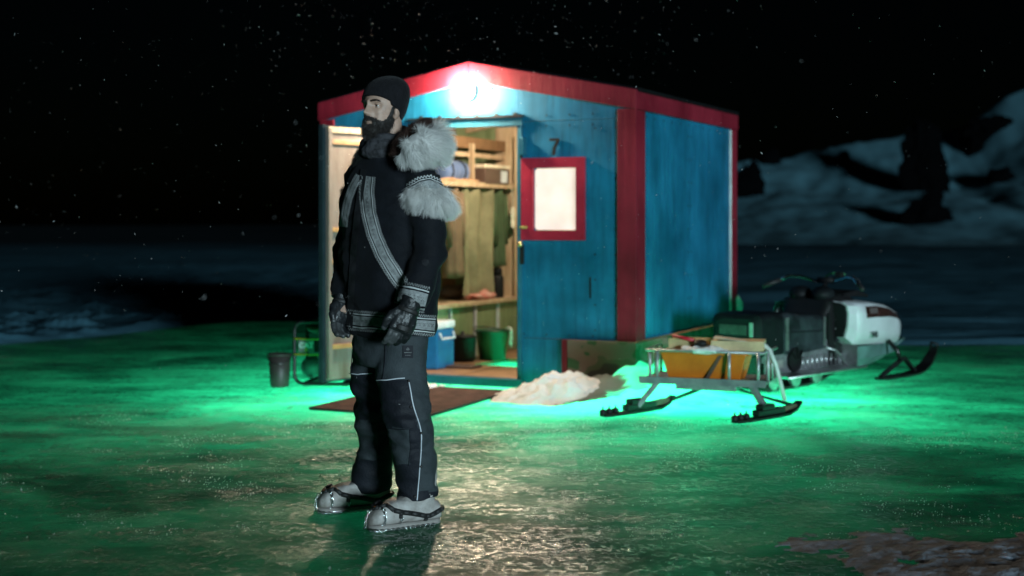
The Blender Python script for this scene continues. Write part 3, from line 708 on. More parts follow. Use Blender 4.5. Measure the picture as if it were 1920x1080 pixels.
# bulkhead lamp over the door
lampL = hthing('wall_lamp', 'round glowing lamp fixed under the peak of the red gable', 'lamp', -.02, -.045, 2.30)
mb = MB(); mb.rings([[(r_ * cos(2 * pi * j / 24), y, r_ * sin(2 * pi * j / 24)) for j in range(24)] for r_, y in ((.070, .04), (.076, .03), (.076, -.005), (.066, -.012))]); mb.build('base', M['white_trim'], lampL, smooth=True)
M['glow'] = mat('lamp_glass', (.9, .9, .88), .3, bump=0, emit=(1, .81, .57, 1900))
mb = MB(); mb.ell((0, -.045, 0), (.074, .05, .074), 24, 16); mb.build('glass', M['glow'], lampL, smooth=True)
for a in (0, pi / 2):
    mb = MB(); mb.tube([(.088 * cos(a) * cos(t), -.014 - .090 * sin(t), .088 * sin(a) * cos(t)) for t in np.linspace(0, pi, 14)], .004, 6); mb.build('guard', M['white_trim'], lampL)

# ------------------------------------------------------------------ around the door
def rect4(name, A, B, C, D, th, m, parent=None):
    mb = MB(); lo = [(p[0], p[1], 0) for p in (A, B, C, D)]; hi = [(p[0], p[1], th) for p in (A, B, C, D)]
    mb.add(lo + hi, [(3, 2, 1, 0), (4, 5, 6, 7), (0, 1, 5, 4), (1, 2, 6, 5), (2, 3, 7, 6), (3, 0, 4, 7)]); return mb.build(name, m, parent)
M['mat'] = mat('brown_carpet', (.13, .078, .064), .95, vscale=9, bump=.8, bscale=140, col2=(.06, .04, .035), spec=.1)
dm = thing('door_mat', 'flat brown carpet mat lying on the ice in front of the hut door', 'mat', (-.69, 10.1, .005))
rect4('pad', (-.678, -.5), (.138, -.9), (.69, .48), (-.126, .88), .014, M['mat'], dm)
mb = MB(); q = [(-.678, -.5), (.138, -.9), (.69, .48), (-.126, .88)]
mb.tube([(x, y, .012) for x, y in q], .008, 6, closed=True); mb.build('binding', M['black'], dm)

def heap(name, label, cx, cy, rx, ry, h, seed, m, n=70):
    t = thing(name, label, 'snow pile', (cx, cy, 0)); vs = []; fs = []
    for i in range(n):
        for j in range(n):
            x, y = (i / (n - 1) * 2 - 1), (j / (n - 1) * 2 - 1); r = math.hypot(x, y)
            z = h * max(0, math.exp(-2.6 * r * r) - math.exp(-2.6)) * 1.08
            z += h * .32 * max(0, 1 - r) ** .7 * nz((x * rx, y * ry, 0), 6, seed) + .035 * max(0, 1 - r) ** .5 * nz((x * rx, y * ry, 0), 19, seed + 3) + .02 * max(0, 1 - r) * nz((x * rx, y * ry, 0), 45, seed)
            vs.append((x * rx, y * ry, z - .012))
    for i in range(n - 1):
        for j in range(n - 1):
            a = i * n + j; q = (a, a + n, a + n + 1, a + 1)
            if max(vs[k][2] for k in q) > .001: fs.append(q)
    mb = MB(); mb.add(vs, fs); mb.build('mound', m, t, smooth=True, fix=False)
    # loose clods
    rr = random.Random(seed)
    for k in range(7):
        a = rr.uniform(0, 2 * pi); q = rr.uniform(.45, .95); mb = MB(); s_ = rr.uniform(.015, .04)
        mb.ell((q * rx * cos(a), q * ry * sin(a), s_ * .5), (s_, s_ * .8, s_ * .7), 9, 7); mb.v = [tuple(Vector(v) * (1 + .0) + Vector((nz(v, 40), nz(v, 40, 5), nz(v, 40, 9))) * .012) for v in mb.v]
        mb.build('snow_clod', m, t, smooth=True)
heap('snow_pile', 'rough low heap of white snow shovelled beside the hut door', .38, 10.28, .66, .50, .19, 4, M['snow'], 90)
heap('snow_pile', 'small low patch of white snow at the left end of the door sill', -.72, 10.86, .26, .2, .075, 12, M['snow'], 40)

# plastic bucket
pb = thing('plastic_bucket', 'black plastic bucket on the ice to the left of the generator', 'bucket', (-1.80, 11.02, 0))
M['bucket'] = mat('dark_bucket', (.05, .035, .035), .5)
mb = MB(); mb.lathe([(0, .004), (.066, 0), (.072, .01), (.088, .255), (.080, .255), (.066, .015), (0, .012)], 28); mb.build('body', M['bucket'], pb, smooth=True)
mb = MB(); mb.tube([(.092 * cos(a), .092 * sin(a), .25) for a in np.linspace(0, 2 * pi, 28, endpoint=False)], .007, 8, closed=True); mb.build('rim', M['bucket'], pb, smooth=True)
mb = MB(); mb.tube([(.094 * cos(a), .094 * sin(a) , .245 - .06 * abs(sin(a))) for a in np.linspace(-pi, 0, 14)], .0035, 6); mb.build('handle', M['blackmet'], pb)

# ------------------------------------------------------------------ generator
M['yellow'] = mat('yellow_paint', (.42, .30, .03), .45); M['gengreen'] = mat('dull_panel', (.05, .06, .05), .4)
g = thing('generator', 'black tube framed generator with yellow bars standing behind the hut door', 'generator', (-1.43, 11.22, 0), R(-6))
def loop(pts, r, n=8): mb = MB(); mb.tube(pts, r, n, closed=True); return mb
def rrx(x0, x1, z0, z1, r, y): return [(a, y, b) for a, b in rrect(x0, x1, z0, z1, r, 5)]
for y in (-.2, .2): loop(rrx(-.24, .24, .02, .50, .07, y), .014).build('frame_loop', M['blackmet'], g, smooth=True)
for x in (-.15, .15):
    for z in (.02, .50): mb = MB(); mb.tube([(x, -.2, z), (x, .2, z)], .012); mb.build('frame_tube', M['blackmet'], g, smooth=True)
for z in (.37, .25): mb = MB(); mb.tube([(-.235, -.222, z), (.235, -.222, z)], .009); mb.build('yellow_bar', M['yellow'], g, smooth=True)
mb = MB(); mb.box(-.21, .21, -.195, -.16, .265, .36); pan = mb.build('control_panel', M['black'], g, bevel=.006)
sock = MB()
for k in range(3):
    x = .03 + k * .06; sock.rings([[(x + r_ * cos(2 * pi * j / 14), y, .31 + r_ * sin(2 * pi * j / 14)) for j in range(14)] for r_, y in ((.022, -.1955), (.022, -.202), (.014, -.203))])
sock.build('socket', M['grey_met'], pan)
mb = MB(); mb.ell((0, 0, .44), (.19, .15, .055), 24, 14); mb.build('fuel_tank', mat('rusty_tank', (.12, .075, .04), .5), g, smooth=True)
mb = MB(); mb.lathe([(.03, .49), (.03, .515), (0, .517)], 14); mb.build('fuel_cap', M['black'], g, smooth=True)
mb = MB(); mb.box(-.06, .16, -.12, .14, .05, .24)
eng = mb.build('engine_block', M['blackmet'], g, bevel=.02)
for k in range(6):
    mb = MB(); mb.box(-.075, .175, -.135, -.121, .07 + k * .028, .085 + k * .028); mb.build('cooling_fin', M['grey_met'], eng)
mb = MB(); mb.rings([[(-.13 + r_ * cos(2 * pi * j / 20), y, .14 + r_ * sin(2 * pi * j / 20)) for j in range(20)] for r_, y in ((.07, .12), (.085, .1), (.085, -.1), (.06, -.125))]); mb.build('alternator', M['grey_met'], g, smooth=True)
mb = MB(); mb.rings([[(.06 + r_ * cos(2 * pi * j / 20), y, .14 + r_ * sin(2 * pi * j / 20)) for j in range(20)] for r_, y in ((.07, -.14), (.07, -.165), (.03, -.175))]); mb.build('recoil_starter', M['yellow'], g, smooth=True)
for x in (-.15, .15): mb = MB(); mb.box(x - .03, x + .03, -.17, .17, 0, .03); mb.build('rubber_foot', M['rubber'], g)
def text(s_, name, size, loc, rot, m, parent, ext=.002, bold=0):
    c_ = bpy.data.curves.new(name, 'FONT'); c_.body = s_; c_.size = size; c_.extrude = ext; c_.offset = bold; c_.align_x = 'CENTER'; c_.align_y = 'CENTER'
    o = bpy.data.objects.new(name, c_); COL.objects.link(o); dg = bpy.context.evaluated_depsgraph_get()
    me = bpy.data.meshes.new_from_object(o.evaluated_get(dg)); bpy.data.objects.remove(o)
    me.transform(Matrix.Translation(loc) @ rot.to_4x4()); me.materials.clear(); me.materials.append(m); return link(name, me, parent)
mb = MB(); mb.box(-.205, -.085, -.204, -.196, .268, .357); pl = mb.build('logo_plate', mat('logo_plate', (.16, .17, .16), .5), g)
text('CAT', 'lettering', .058, (-.145, -.207, .318), Matrix.Rotation(pi / 2, 3, 'X'), M['white_trim'], pl, .001, .0025)
mb = MB(); mb.prism([(-.165, .274), (-.125, .274), (-.145, .302)], -.2055, -.2042); mb.build('triangle_mark', M['yellow'], pl)
# black cover hanging behind the free edge of the door
cb = thing('power_cable', 'black power cable running from the generator up the door edge', 'cable', (-1.5, 11.2, 0))
mb = MB(); mb.tube([(.06, .1, .30), (-.02, .05, .50), (.02, -.05, .56), (.055, -.28, .70), (.07, -.36, .95), (.072, -.38, 1.25), (.074, -.38, 1.5)], [.012, .014, .022, .022, .018, .014, .012], 8); mb.build('sheath', M['rubber'], cb, smooth=True)
mb = MB(); mb.box(.05, .09, -.40, -.36, 1.5, 1.56); mb.build('plug', M['black'], cb, bevel=.006)
stk = thing('marker_stake', 'short white stake standing behind the far right corner of the hut', 'stake', P(1378, 600, 12.9) * 1.0)
stk.location.z = 0; stk.location.x += .03
mb = MB(); mb.box(-.035, .035, -.02, .02, 0, .55); mb.build('post', M['white_trim'], stk); mb = MB(); mb.prism([(-.035, .551), (.035, .551), (0, .62)], -.02, .02); mb.build('pointed_tip', M['white_trim'], stk)
# ------------------------------------------------------------------ cargo sled behind the snowmobile
sled = thing('cargo_sled', 'grey metal cargo sled on two black skis behind the snowmobile', 'sled', (1.25, 9.3, 0), R(70))
M['sledgrey'] = mat('scuffed_sled_metal', (.16, .17, .19), .5, metal=.35, vscale=9, col2=(.30, .31, .32), bump=.2, bscale=30)
M['galv'] = mat('galvanised_tube', (.42, .45, .46), .4, metal=.5, bump=.05)
mb = MB(); mb.box(.0, .52, -.40, .42, .218, .228); mb.box(-.012, .004, -.41, .43, .205, .25); deck = mb.build('deck', M['sledgrey'], sled)
for k in range(9):
    mb = MB(); mb.box(.01, .50, -.385 + k * .09, -.385 + k * .09 + .08, .2285, .236); mb.build('slat', M['sledgrey'], deck)
mb = MB(); mb.box(.06, .45, -.2, .2, .165, .217); mb.build('under_frame', M['sledgrey'], sled, bevel=.006)
top = [(.01, -.40, .425), (.01, .40, .425), (.46, .42, .425), (.46, -.42, .425)]
mb = MB(); mb.tube([(.46, -.40, .425), (.01, -.39, .425), (.005, .385, .425), (.46, .40, .425)], .010); rail = mb.build('rail', M['galv'], sled, smooth=True)
for x, y in ((.005, .31), (.005, -.17), (.14, .395), (.0, -.36), (.16, -.395), (.3, -.397), (.3, .397), (.45, .395)):
    mb = MB(); mb.tube([(x, y, .23), (x, y, .425)], .011); mb.build('rail_post', M['galv'], sled, smooth=True)
# hoop handle on the right
hp = [(.16, -.16, .47), (.20, -.30, .475), (.20, -.36, .465), (.19, -.40, .43), (.2, -.44, .33), (.22, -.47, .2), (.24, -.49, .10)]
mb = MB(); mb.tube(hp, .016, 10); mb.build('hoop_handle', mat('green_white_tube', (.55, .62, .58), .4, bump=.05), sled, smooth=True)
# two legs, two skis
SK = -R(25)
for y0, lab in ((.44, None), (-.42, None)):
    s = 1 if y0 > 0 else -1
    mb = MB(); mb.bar((.03, s * .31, .215), (.0, y0, .05), .05, .035); mb.build('leg', M['sledgrey'], sled, bevel=.006)
    mb = MB(); cx, cy = .02, y0; D = Vector((cos(SK), sin(SK), 0)); N = Vector((-sin(SK), cos(SK), 0))
    prof = [(-.36, .010, .026), (-.30, .008, .036), (-.15, .008, .042), (.05, .008, .043), (.20, .010, .04), (.29, .035, .035), (.36, .075, .025)]
    rings = []
    for t, z, wd in prof:
        c_ = Vector((cx, cy, 0)) + D * t
        rings.append([c_ + N * wd + Vector((0, 0, z)), c_ - N * wd + Vector((0, 0, z)), c_ - N * wd + Vector((0, 0, z + .016)), c_ + N * wd + Vector((0, 0, z + .016))])
    mb.rings(rings); ski = mb.build('ski', M['black'], sled)
    base = Vector((cx, cy, 0))
    mb = MB(); mb.bar(base - D * .14 + Vector((0, 0, .05)), base + D * .16 + Vector((0, 0, .05)), .055, .04); mb.bar(base - D * .1 + Vector((0, 0, .085)), base + D * .04 + Vector((0, 0, .085)), .06, .035); mb.build('mount', M['blackmet'], ski, bevel=.008)
    for k in range(3):
        c_ = base - D * (.36 - k * .062); mb = MB(); mb.lathe([(.018, .024), (.022, .03), (.022, .052), (.016, .058), (.006, .06), (.006, .075), (0, .076)], 10, 0, c_); mb.build('bolt', M['black'], ski, smooth=True)
    mb = MB(); mb.bar(base + D * .10 + Vector((0, 0, .05)), base + D * .30 + Vector((0, 0, .06)), .045, .025); mb.v = [(v[0], v[1], v[2] + .015 * nz(v, 30)) for v in mb.v]; mb.build('stiffener', M['brown'], ski)
    for k in (0, 1):
        q = base + D * (.30 + .05 * k) + Vector((0, 0, .055)); e = Vector((.42, s * .06 + .04 * k * -s, .17))
        mb = MB(); mb.tube([q, q.lerp(e, .6) + Vector((0, 0, -.005)), e], .008, 6); mb.build('strut', M['blackmet'], sled)
mb = MB(); mb.tube([(.5, 0, .19), (.95, .05, .17)], .014); mb.build('tow_bar', M['blackmet'], sled)

def sthing(name, label, cat, x, y, z, rz=0):
    c_, s_ = cos(R(70)), sin(R(70)); return thing(name, label, cat, (1.25 + x * c_ - y * s_, 9.3 + x * s_ + y * c_, z), R(70) + rz)
M['orange'] = mat('orange_plastic', (.66, .19, .012), .42, vscale=4, col2=(.50, .13, .008), bump=.05)
bn = sthing('plastic_bin', 'orange plastic bin standing on the deck of the cargo sled', 'bin', .17, .01, .237)
def frustum(x, y, z0, z1, tx, ty, th):
    mb = MB()
    def ring(a, b, z): return [(-a, -b, z), (a, -b, z), (a, b, z), (-a, b, z)]
    mb.rings([ring(x, y, z0), ring(tx, ty, z1), ring(tx - th, ty - th, z1), ring(x - th, y - th, z0 + th)]); return mb
frustum(.11, .235, 0, .175, .135, .285, .008).build('body', M['orange'], bn, bevel=.004)
mb = MB(); mb.tube([(a, b, .172) for a, b in rrect(-.142, .142, -.292, .292, .03)], .009, 6, closed=True); mb.build('rim', M['orange'], bn, smooth=True)
mb = MB(); mb.box(-.135, -.122, -.04, -.015, .01, .165); mb.v = [(v[0], v[1] + (.0 if v[2] < .1 else -.09), v[2]) for v in mb.v]; mb.build('strap', M['brown'], bn)
M['carton'] = mat('tan_carton', (.60, .46, .26), .8, bump=.15, vscale=6); M['carton2'] = mat('yellow_carton', (.62, .52, .26), .7, vscale=6)
b = sthing('carton', 'pale tan carton with open flaps lying across the right end of the bin', 'box', .17, -.20, .42, R(6))
mb = MB(); mb.box(-.11, .11, -.17, .17, 0, .075); mb.build('body', M['carton'], b, bevel=.003)
mb = MB(); mb.box(-.11, .05, -.165, .165, .076, .08, 0, Matrix.Rotation(.10, 4, 'X')); mb.build('flap', M['cream'], b)
b = sthing('carton', 'yellowish carton propped in the left end of the bin under a red handle', 'box', .19, .13, .405, R(-8))
mb = MB(); mb.box(-.09, .09, -.12, .12, 0, .085); mb.build('body', M['carton2'], b, bevel=.003)
mb = MB(); mb.box(-.09, .09, -.118, .118, .0865, .09); mb.build('flap', M['carton2'], b)
b = sthing('ice_scoop', 'red handled tool with a black head lying over the cartons', 'tool', .06, .06, .47)
mb = MB(); mb.tube([(.05, .17, .045), (.02, .02, .022)], [.011, .013], 10); mb.build('handle', mat('red_grip', (.50, .015, .03), .4), b, smooth=True)
mb = MB(); mb.ell((.0, -.03, .005), (.035, .045, .024), 18, 12); mb.build('head', M['black'], b, smooth=True)
b = sthing('plastic_bag', 'crumpled white plastic bag in the bin below the red handled tool', 'bag', .06, .0, .415)
mb = MB(); mb.ell((0, 0, .015), (.07, .16, .028), 34, 16); mb.v = [(v[0] + .02 * nz(v, 25), v[1], max(-.01, v[2] + .022 * nz(v, 22, 2))) for v in mb.v]; mb.build('film', M['whitepl'], b, smooth=True)

# ------------------------------------------------------------------ snowmobile
sm = thing('snowmobile', 'old black snowmobile with a white cowl parked beside the hut', 'snowmobile', (1.66, 10.63, 0), R(48.2))
M['vinyl'] = mat('black_vinyl', (.008, .010, .012), .6, spec=.15, vscale=7, var=.5, bump=.25, bscale=25)
M['worn_vinyl'] = mat('worn_grey_vinyl', (.04, .052, .06), .6, vscale=5, spec=.15, col2=(.008, .010, .012), bump=.3, bscale=20)
M['tun'] = mat('tarnished_tunnel', (.20, .21, .22), .65, metal=.4, vscale=10, var=.5, bump=.2, bscale=30)
M['cowl'] = mat('white_cowl', (.60, .63, .65), .45, vscale=3, var=.12, bump=.03, coat=.08)
M['pan'] = mat('grey_green_pan', (.10, .19, .18), .5, vscale=5, var=.4)
def stadium(z0=0.0):
    pts = []
    for a in np.linspace(-90, -270, 9): pts.append((.20 + .105 * cos(R(a)), .105 + .105 * sin(R(a))))
    for a in np.linspace(80, -62, 10): pts.append((1.22 + .12 * cos(R(a)), .20 + .12 * sin(R(a))))
    pts += [(1.0, .03), (.75, 0)]
    return pts
prof = stadium()
k = len(prof); inner = [(.98 * x + .008, .105 + (z - .105) * .80) for x, z in prof]
mb = MB(); vs = []
for y in (-.19, .19): vs += [(x, y, z) for x, z in prof] + [(x, y, z) for x, z in inner]
fs = []
for i in range(k):
    j = (i + 1) % k
    fs += [(i, j, 2 * k + j, 2 * k + i), (k + i, 3 * k + i, 3 * k + j, k + j), (i, k + i, k + j, j), (2 * k + i, 2 * k + j, 3 * k + j, 3 * k + i)]
mb.add(vs, fs); track = mb.build('track', M['rubber'], sm)
mb = MB(); per = [Vector((a, 0, b)) for a, b in prof]; tot = 0
for i in range(k):
    p, q = per[i], per[(i + 1) % k]; L_ = (q - p).length; nn = max(1, int(L_ / .06)); d = (q - p).normalized(); nrm = Vector((d.z, 0, -d.x))
    for t in range(nn):
        c_ = p.lerp(q, (t + .5) / nn) - nrm * -.006
        mb.bar(c_ + Vector((0, -.185, 0)), c_ + Vector((0, .185, 0)), .018, .018)
lug = kind(mb.build('track_lugs', M['rubber'], sm), 'stuff')
for x in (.24, .56, .88, 1.17):
    for y in (-.205, .165):
        mb = MB(); r0 = .078 if x < 1.1 else .085; zc = .088 if x < 1.1 else .19
        mb.rings([[(x + r_ * cos(2 * pi * j / 20), yy, zc + r_ * sin(2 * pi * j / 20)) for j in range(20)] for r_, yy in ((r0 * .4, y + .04), (r0, y + .035), (r0, y + .005), (r0 * .72, y - .002), (r0 * .3, y - .008))])
        mb.build('bogie_wheel', M['alu'], sm, smooth=False)
# tunnel with pressed ribs
mb = MB(); mb.prism([(.06, .225), (1.25, .225), (1.25, .345), (.06, .345)], -.205, .205); tun = mb.build('tunnel', M['tun'], sm)
for s in (-1, 1):
    mb = MB(); mb.box(.12, 1.22, min(s * .206, s * .40), max(s * .206, s * .40), .118, .132); mb.v = [v for v in mb.v]; rb = mb.build('running_board', M['alu'], sm)
    mb = MB(); mb.tube([(.10, s * .40, .126), (1.3, s * .40, .126)], .012, 8); mb.build('edge_tube', M['alu'], rb, smooth=True)
    mb = MB(); mb.box(.08, 1.22, min(s * .2065, s * .215), max(s * .2065, s * .215), .135, .30); sp = mb.build('side_plate', M['tun'], tun)
    for q in range(8):
        x = .62 + q * .072; mb = MB(); mb.tube([(x, s * .217, .145), (x, s * .217, .24)], .012, 6); mb.build('rib', M['alu'], sp, smooth=True)
    mb = MB(); mb.tube([(.95, s * .23, .29), (1.06, s * .26, .26), (1.14, s * .32, .14)], .012, 8); mb.build('foot_brace', M['alu'], sm, smooth=True)
mb = MB(); mb.rings([[(.48 + r_ * cos(2 * pi * j / 18), y, .225 + r_ * sin(2 * pi * j / 18)) for j in range(18)] for r_, y in ((.09, -.218), (.09, -.245), (.05, -.25))]); mb.build('recoil_cover', M['black'], sm, smooth=False)
for q in range(3):
    mb = MB(); a = R(40 + q * 50); mb.bar((.48 + .02 * cos(a), -.255, .225 + .02 * sin(a)), (.48 + .1 * cos(a), -.255, .225 + .1 * sin(a)), .02, .01); mb.build('cover_rib', M['black'], sm)
mb = MB(); mb.box(.16, .34, -.2175, -.2155, .175, .235); mb.build('decal', mat('faded_decal', (.25, .24, .23), .5), sm); mb = MB(); mb.box(.165, .195, -.219, -.218, .18, .23); mb.build('red_mark', M['win_red'], sm)
# seat: rounded sections along its length
def sect(x, hw, z0, z1, r=.05):
    pts = rrect(-hw, hw, z0, z1, r, 5); return [(x, a, b) for a, b in pts]
mb = MB(); mb.rings([sect(.02, .175, .28, .55), sect(.04, .215, .25, .585), sect(.20, .222, .25, .595), sect(.34, .222, .25, .59)]); box_ = mb.build('rear_trunk', M['vinyl'], sm, smooth=False, bevel=.006)
mb = MB(); mb.box(.012, .0185, -.10, .14, .43, .505); mb.build('label_patch', mat('patch', (.035, .037, .037), .7, vscale=20, var=.6), box_)
mb = MB(); mb.box(.011, .0188, -.155, -.125, .42, .525); mb.build('tape', M['galv'], box_)
mb = MB(); mb.rings([sect(.345, .222, .245, .58), sect(.42, .224, .245, .59), sect(.65, .224, .245, .562), sect(.95, .220, .25, .545), sect(1.02, .19, .36, .53)]); seat = mb.build('seat', M['worn_vinyl'], sm, bevel=.006)
mb = MB(); mb.box(.36, .40, -.230, -.225, .30, .55); mb.build('scuff_tape', M['alu'], seat); mb = MB(); mb.box(.93, .96, -.228, -.223, .30, .53); mb.build('scuff_tape', M['alu'], seat)
mb = MB(); mb.tube([(.36, -.225, .44), (.95, -.221, .42)], .006, 6); mb.build('seam', M['vinyl'], seat)
# console, dash pads and engine bay
mb = MB(); mb.rings([sect(1.0, .19, .22, .55), sect(1.06, .21, .2, .66, .06), sect(1.22, .22, .18, .70, .07), sect(1.38, .22, .2, .69, .07), sect(1.50, .20, .24, .66, .06)]); con = mb.build('console', M['black'], sm, bevel=.004)
for y in (-.1, .1):
    mb = MB(); mb.ell((1.14, y, .695), (.11, .09, .065), 18, 12); mb.build('knee_pad', M['vinyl'], con, smooth=True)
mb = MB(); mb.box(1.02, 1.16, -.225, -.19, .14, .55); mb.build('side_cover', M['black'], con, bevel=.01)
mb = MB(); mb.box(1.10, 1.2, -.24, -.226, .33, .5); mb.build('belt_guard', M['worn_vinyl'], con, bevel=.004)
mb = MB(); mb.rings([sect(1.30, .20, .66, .70, .015), sect(1.55, .19, .67, .72, .015), sect(1.80, .15, .65, .675, .01)]); mb.build('windshield_base', M['black'], sm)
# curved left knee shield
vs = []; fs = []
for i in range(9):
    for j in range(5):
        t = i / 8; vs.append((.98 + .20 * t ** 1.4 + .02 * j, .26 - .012 * j * j * .3, .47 + .19 * t))
        vs.append((.98 + .20 * t ** 1.4 + .02 * j, .268 - .012 * j * j * .3, .47 + .19 * t))
for i in range(8):
    for j in range(4):
        a = (i * 5 + j) * 2; b_ = a + 2; c_ = a + 10; d_ = c_ + 2
        fs += [(a, b_, d_, c_), (a + 1, c_ + 1, d_ + 1, b_ + 1)]
mb = MB(); mb.add(vs, fs); mb.build('knee_shield', mat('pale_shield', (.55, .62, .60), .4), sm, smooth=False)
# handlebar
hb = MB(); HB_ = .055; hb.tube([(x, y, z + HB_) for x, y, z in [(1.22, .37, .735), (1.29, .30, .775), (1.33, .22, .775), (1.36, .10, .735), (1.37, 0, .73), (1.36, -.10, .74), (1.33, -.22, .775), (1.28, -.30, .765), (1.20, -.37, .73)]], .012, 10)
bar = hb.build('handlebar', M['chrome'], sm, smooth=True)
mb = MB(); mb.tube([(1.30, 0, .66), (1.37, 0, .795)], .02); mb.build('steering_post', M['black'], bar)
mb = MB(); mb.tube([(1.36, -.07, .80), (1.36, .07, .80)], .026, 10); mb.build('bar_pad', M['black'], bar, smooth=True)
for s in (-1, 1):
    mb = MB(); mb.tube([(1.24, s * .345, .80), (1.13, s * .455, .745)], .018, 10); mb.build('grip', M['rubber'], bar, smooth=True)
    mb = MB(); mb.tube([(1.31, s * .28, .84), (1.25, s * .36, .81), (1.17, s * .43, .755)], .006, 6); mb.build('brake_lever', M['alu'], bar, smooth=True)
mb = MB(); mb.box(1.33, 1.38, -.16, -.10, .825, .87); mb.build('throttle_block', M['black'], bar, bevel=.006)
mb = MB(); mb.tube([(1.37, .03, .80), (1.42, .0, .85), (1.45, -.05, .86), (1.43, -.14, .85)], .008, 6); mb.build('cable', mat('green_cable', (.04, .22, .09), .5), bar, smooth=True)
# cowl
def csec(x, hw, z0, z1, top, r):
    """half-width hw at the shoulder z1, crowned to top on the centre line"""
    pts = [(-hw * .90, z0), (-hw * .98, z0 + (z1 - z0) * .35), (-hw, z0 + (z1 - z0) * .75), (-hw * .96, z1), (-hw * .84, z1 + (top - z1) * .55), (-hw * .5, z1 + (top - z1) * .9), (0, top)]
    pts = pts + [(-a, b) for a, b in reversed(pts[:-1])]
    return [(x, a, b) for a, b in pts]
secs = [(1.22, .365, .30, .61, .645), (1.32, .37, .295, .612, .650), (1.55, .365, .285, .60, .640), (1.80, .345, .275, .568, .610), (2.02, .305, .265, .515, .560), (2.20, .245, .265, .445, .495), (2.31, .165, .28, .385, .425), (2.36, .07, .305, .35, .37)]
mb = MB(); mb.rings([csec(*s_, 0) for s_ in secs]); cowl = mb.build('cowl', M['cowl'], sm, smooth=True)
mb = MB(); mb.rings([[(x, a * k_, z0 + (b - z0)) for x, a, b in csec(*s_, 0)] for s_, k_, z0 in ((tuple([1.12, .345, .36, .615, .655]), 1, 0), (tuple([1.2195, .363, .302, .61, .645]), 1, 0))]); mb.build('cowl_lip', M['cowl'], cowl)
mb = MB(); mb.rings([[(x, a * .955, .36 + (b_ - .36) * .97 + .004) for _, a, b_ in csec(1.12, .345, .36, .615, .655, 0)] for x in (1.1, 1.119)]); mb.build('firewall', M['black'], sm)
# smoked panel along the top edge of the cowl, following its surface
CB = BVHTree.FromPolygons([v.co for v in cowl.data.vertices], [p.vertices[:] for p in cowl.data.polygons])
def on_cowl(x, zz, s, lift):
    h = CB.ray_cast(Vector((x, s * .8, zz)), Vector((0, -s, 0)))
    return (h[0] + Vector((0, s * lift, lift * .5))) if h[0] else None
for s in (-1, 1):
    rows = []
    for x in np.linspace(1.36, 2.16, 14):
        u = (x - 1.36) / .8; zt = np.interp(x, [1.22, 1.55, 1.8, 2.02, 2.2], [.600, .594, .563, .508, .440]); zb = np.interp(x, [1.22, 1.55, 1.8, 2.02, 2.2], [.505, .503, .494, .470, .434])
        rows.append([on_cowl(x, zb + (zt - zb) * t, s, .004) for t in (0, .33, .66, 1)])
    rows = [r_ for r_ in rows if all(r_)]
    vs = [p for r_ in rows for p in r_]; fs = [(i * 4 + j, i * 4 + j + 1, i * 4 + j + 5, i * 4 + j + 4) for i in range(len(rows) - 1) for j in range(3)]
    mb = MB(); mb.add(vs, fs); mb.build('dark_panel', mat('smoked_panel', (.045, .018, .015), .25, bump=0), cowl, smooth=True)
mb = MB(); q = [on_cowl(x, z, -1, .006) for x, z in ((1.42, .535), (1.56, .535), (1.56, .578), (1.42, .578))]; mb.add(q, [(0, 1, 2, 3)]); mb.build('faint_decal', mat('decal', (.13, .10, .10), .4), cowl)
text('340', 'lettering', .068, (1.48, -.379, .365), Matrix.Rotation(pi / 2, 3, 'X'), mat('decal_grey', (.05, .06, .06), .5), cowl, .002, .002)
mb = MB(); mb.rings([[(x, y * k_, z) for y, z in ((-1, .28), (-.95, .18), (-.8, z0), (.8, z0), (.95, .18), (1, .28))] for x, k_, z0 in ((1.25, .345, .10), (1.60, .34, .115), (1.95, .29, .155), (2.18, .22, .20), (2.28, .15, .24))]); pan = mb.build('belly_pan', M['pan'], sm)
mb = MB(); mb.box(1.235, 1.249, -.35, .35, .10, .29); mb.build('pan_edge', M['alu'], pan)
mb = MB(); mb.tube([(2.2, -.21, .24), (2.42, -.16, .27), (2.46, 0, .275), (2.42, .16, .27), (2.2, .21, .24)], .013, 8); mb.build('front_bumper', M['pan'], sm, smooth=True)
for s in (-1, 1):
    prof = [(1.46, .006, .035), (1.56, .004, .06), (1.80, .003, .065), (2.02, .004, .065), (2.18, .018, .062), (2.32, .07, .055), (2.44, .155, .04), (2.47, .19, .03)]
    mb = MB(); mb.rings([[(x, s * .42 + wd, z), (x, s * .42 - wd, z), (x, s * .42 - wd, z + .016), (x, s * .42 + wd, z + .016)] for x, z, wd in prof]); ski = mb.build('ski', M['blackmet'], sm)
    mb = MB(); mb.bar((1.50, s * .42, .028), (1.90, s * .42, .155), .035, .022); mb.bar((1.90, s * .42, .155), (2.10, s * .42, .03), .035, .022); mb.build('leaf_spring', M['black'], ski)
    mb = MB(); mb.tube([(2.46, s * .42 - .03, .19), (2.47, s * .42 - .03, .235), (2.40, s * .42, .25), (2.47, s * .42 + .03, .235), (2.46, s * .42 + .03, .19)], .010, 8); mb.build('ski_loop', M['black'], ski, smooth=True)
    mb = MB(); mb.tube([(1.85, s * .42, .13), (1.82, s * .40, .22), (1.80, s * .33, .30)], .020, 8); mb.build('spindle', M['blackmet'], sm, smooth=True)
mb = MB(); mb.tube([(.06, -.17, .30), (-.06, -.15, .30), (-.06, .15, .30), (.06, .17, .30)], .013, 8); mb.build('rear_bumper', M['alu'], sm, smooth=True)
mb = MB(); mb.box(.03, .055, -.2, .2, .12, .33); mb.build('snow_flap', M['rubber'], sm)
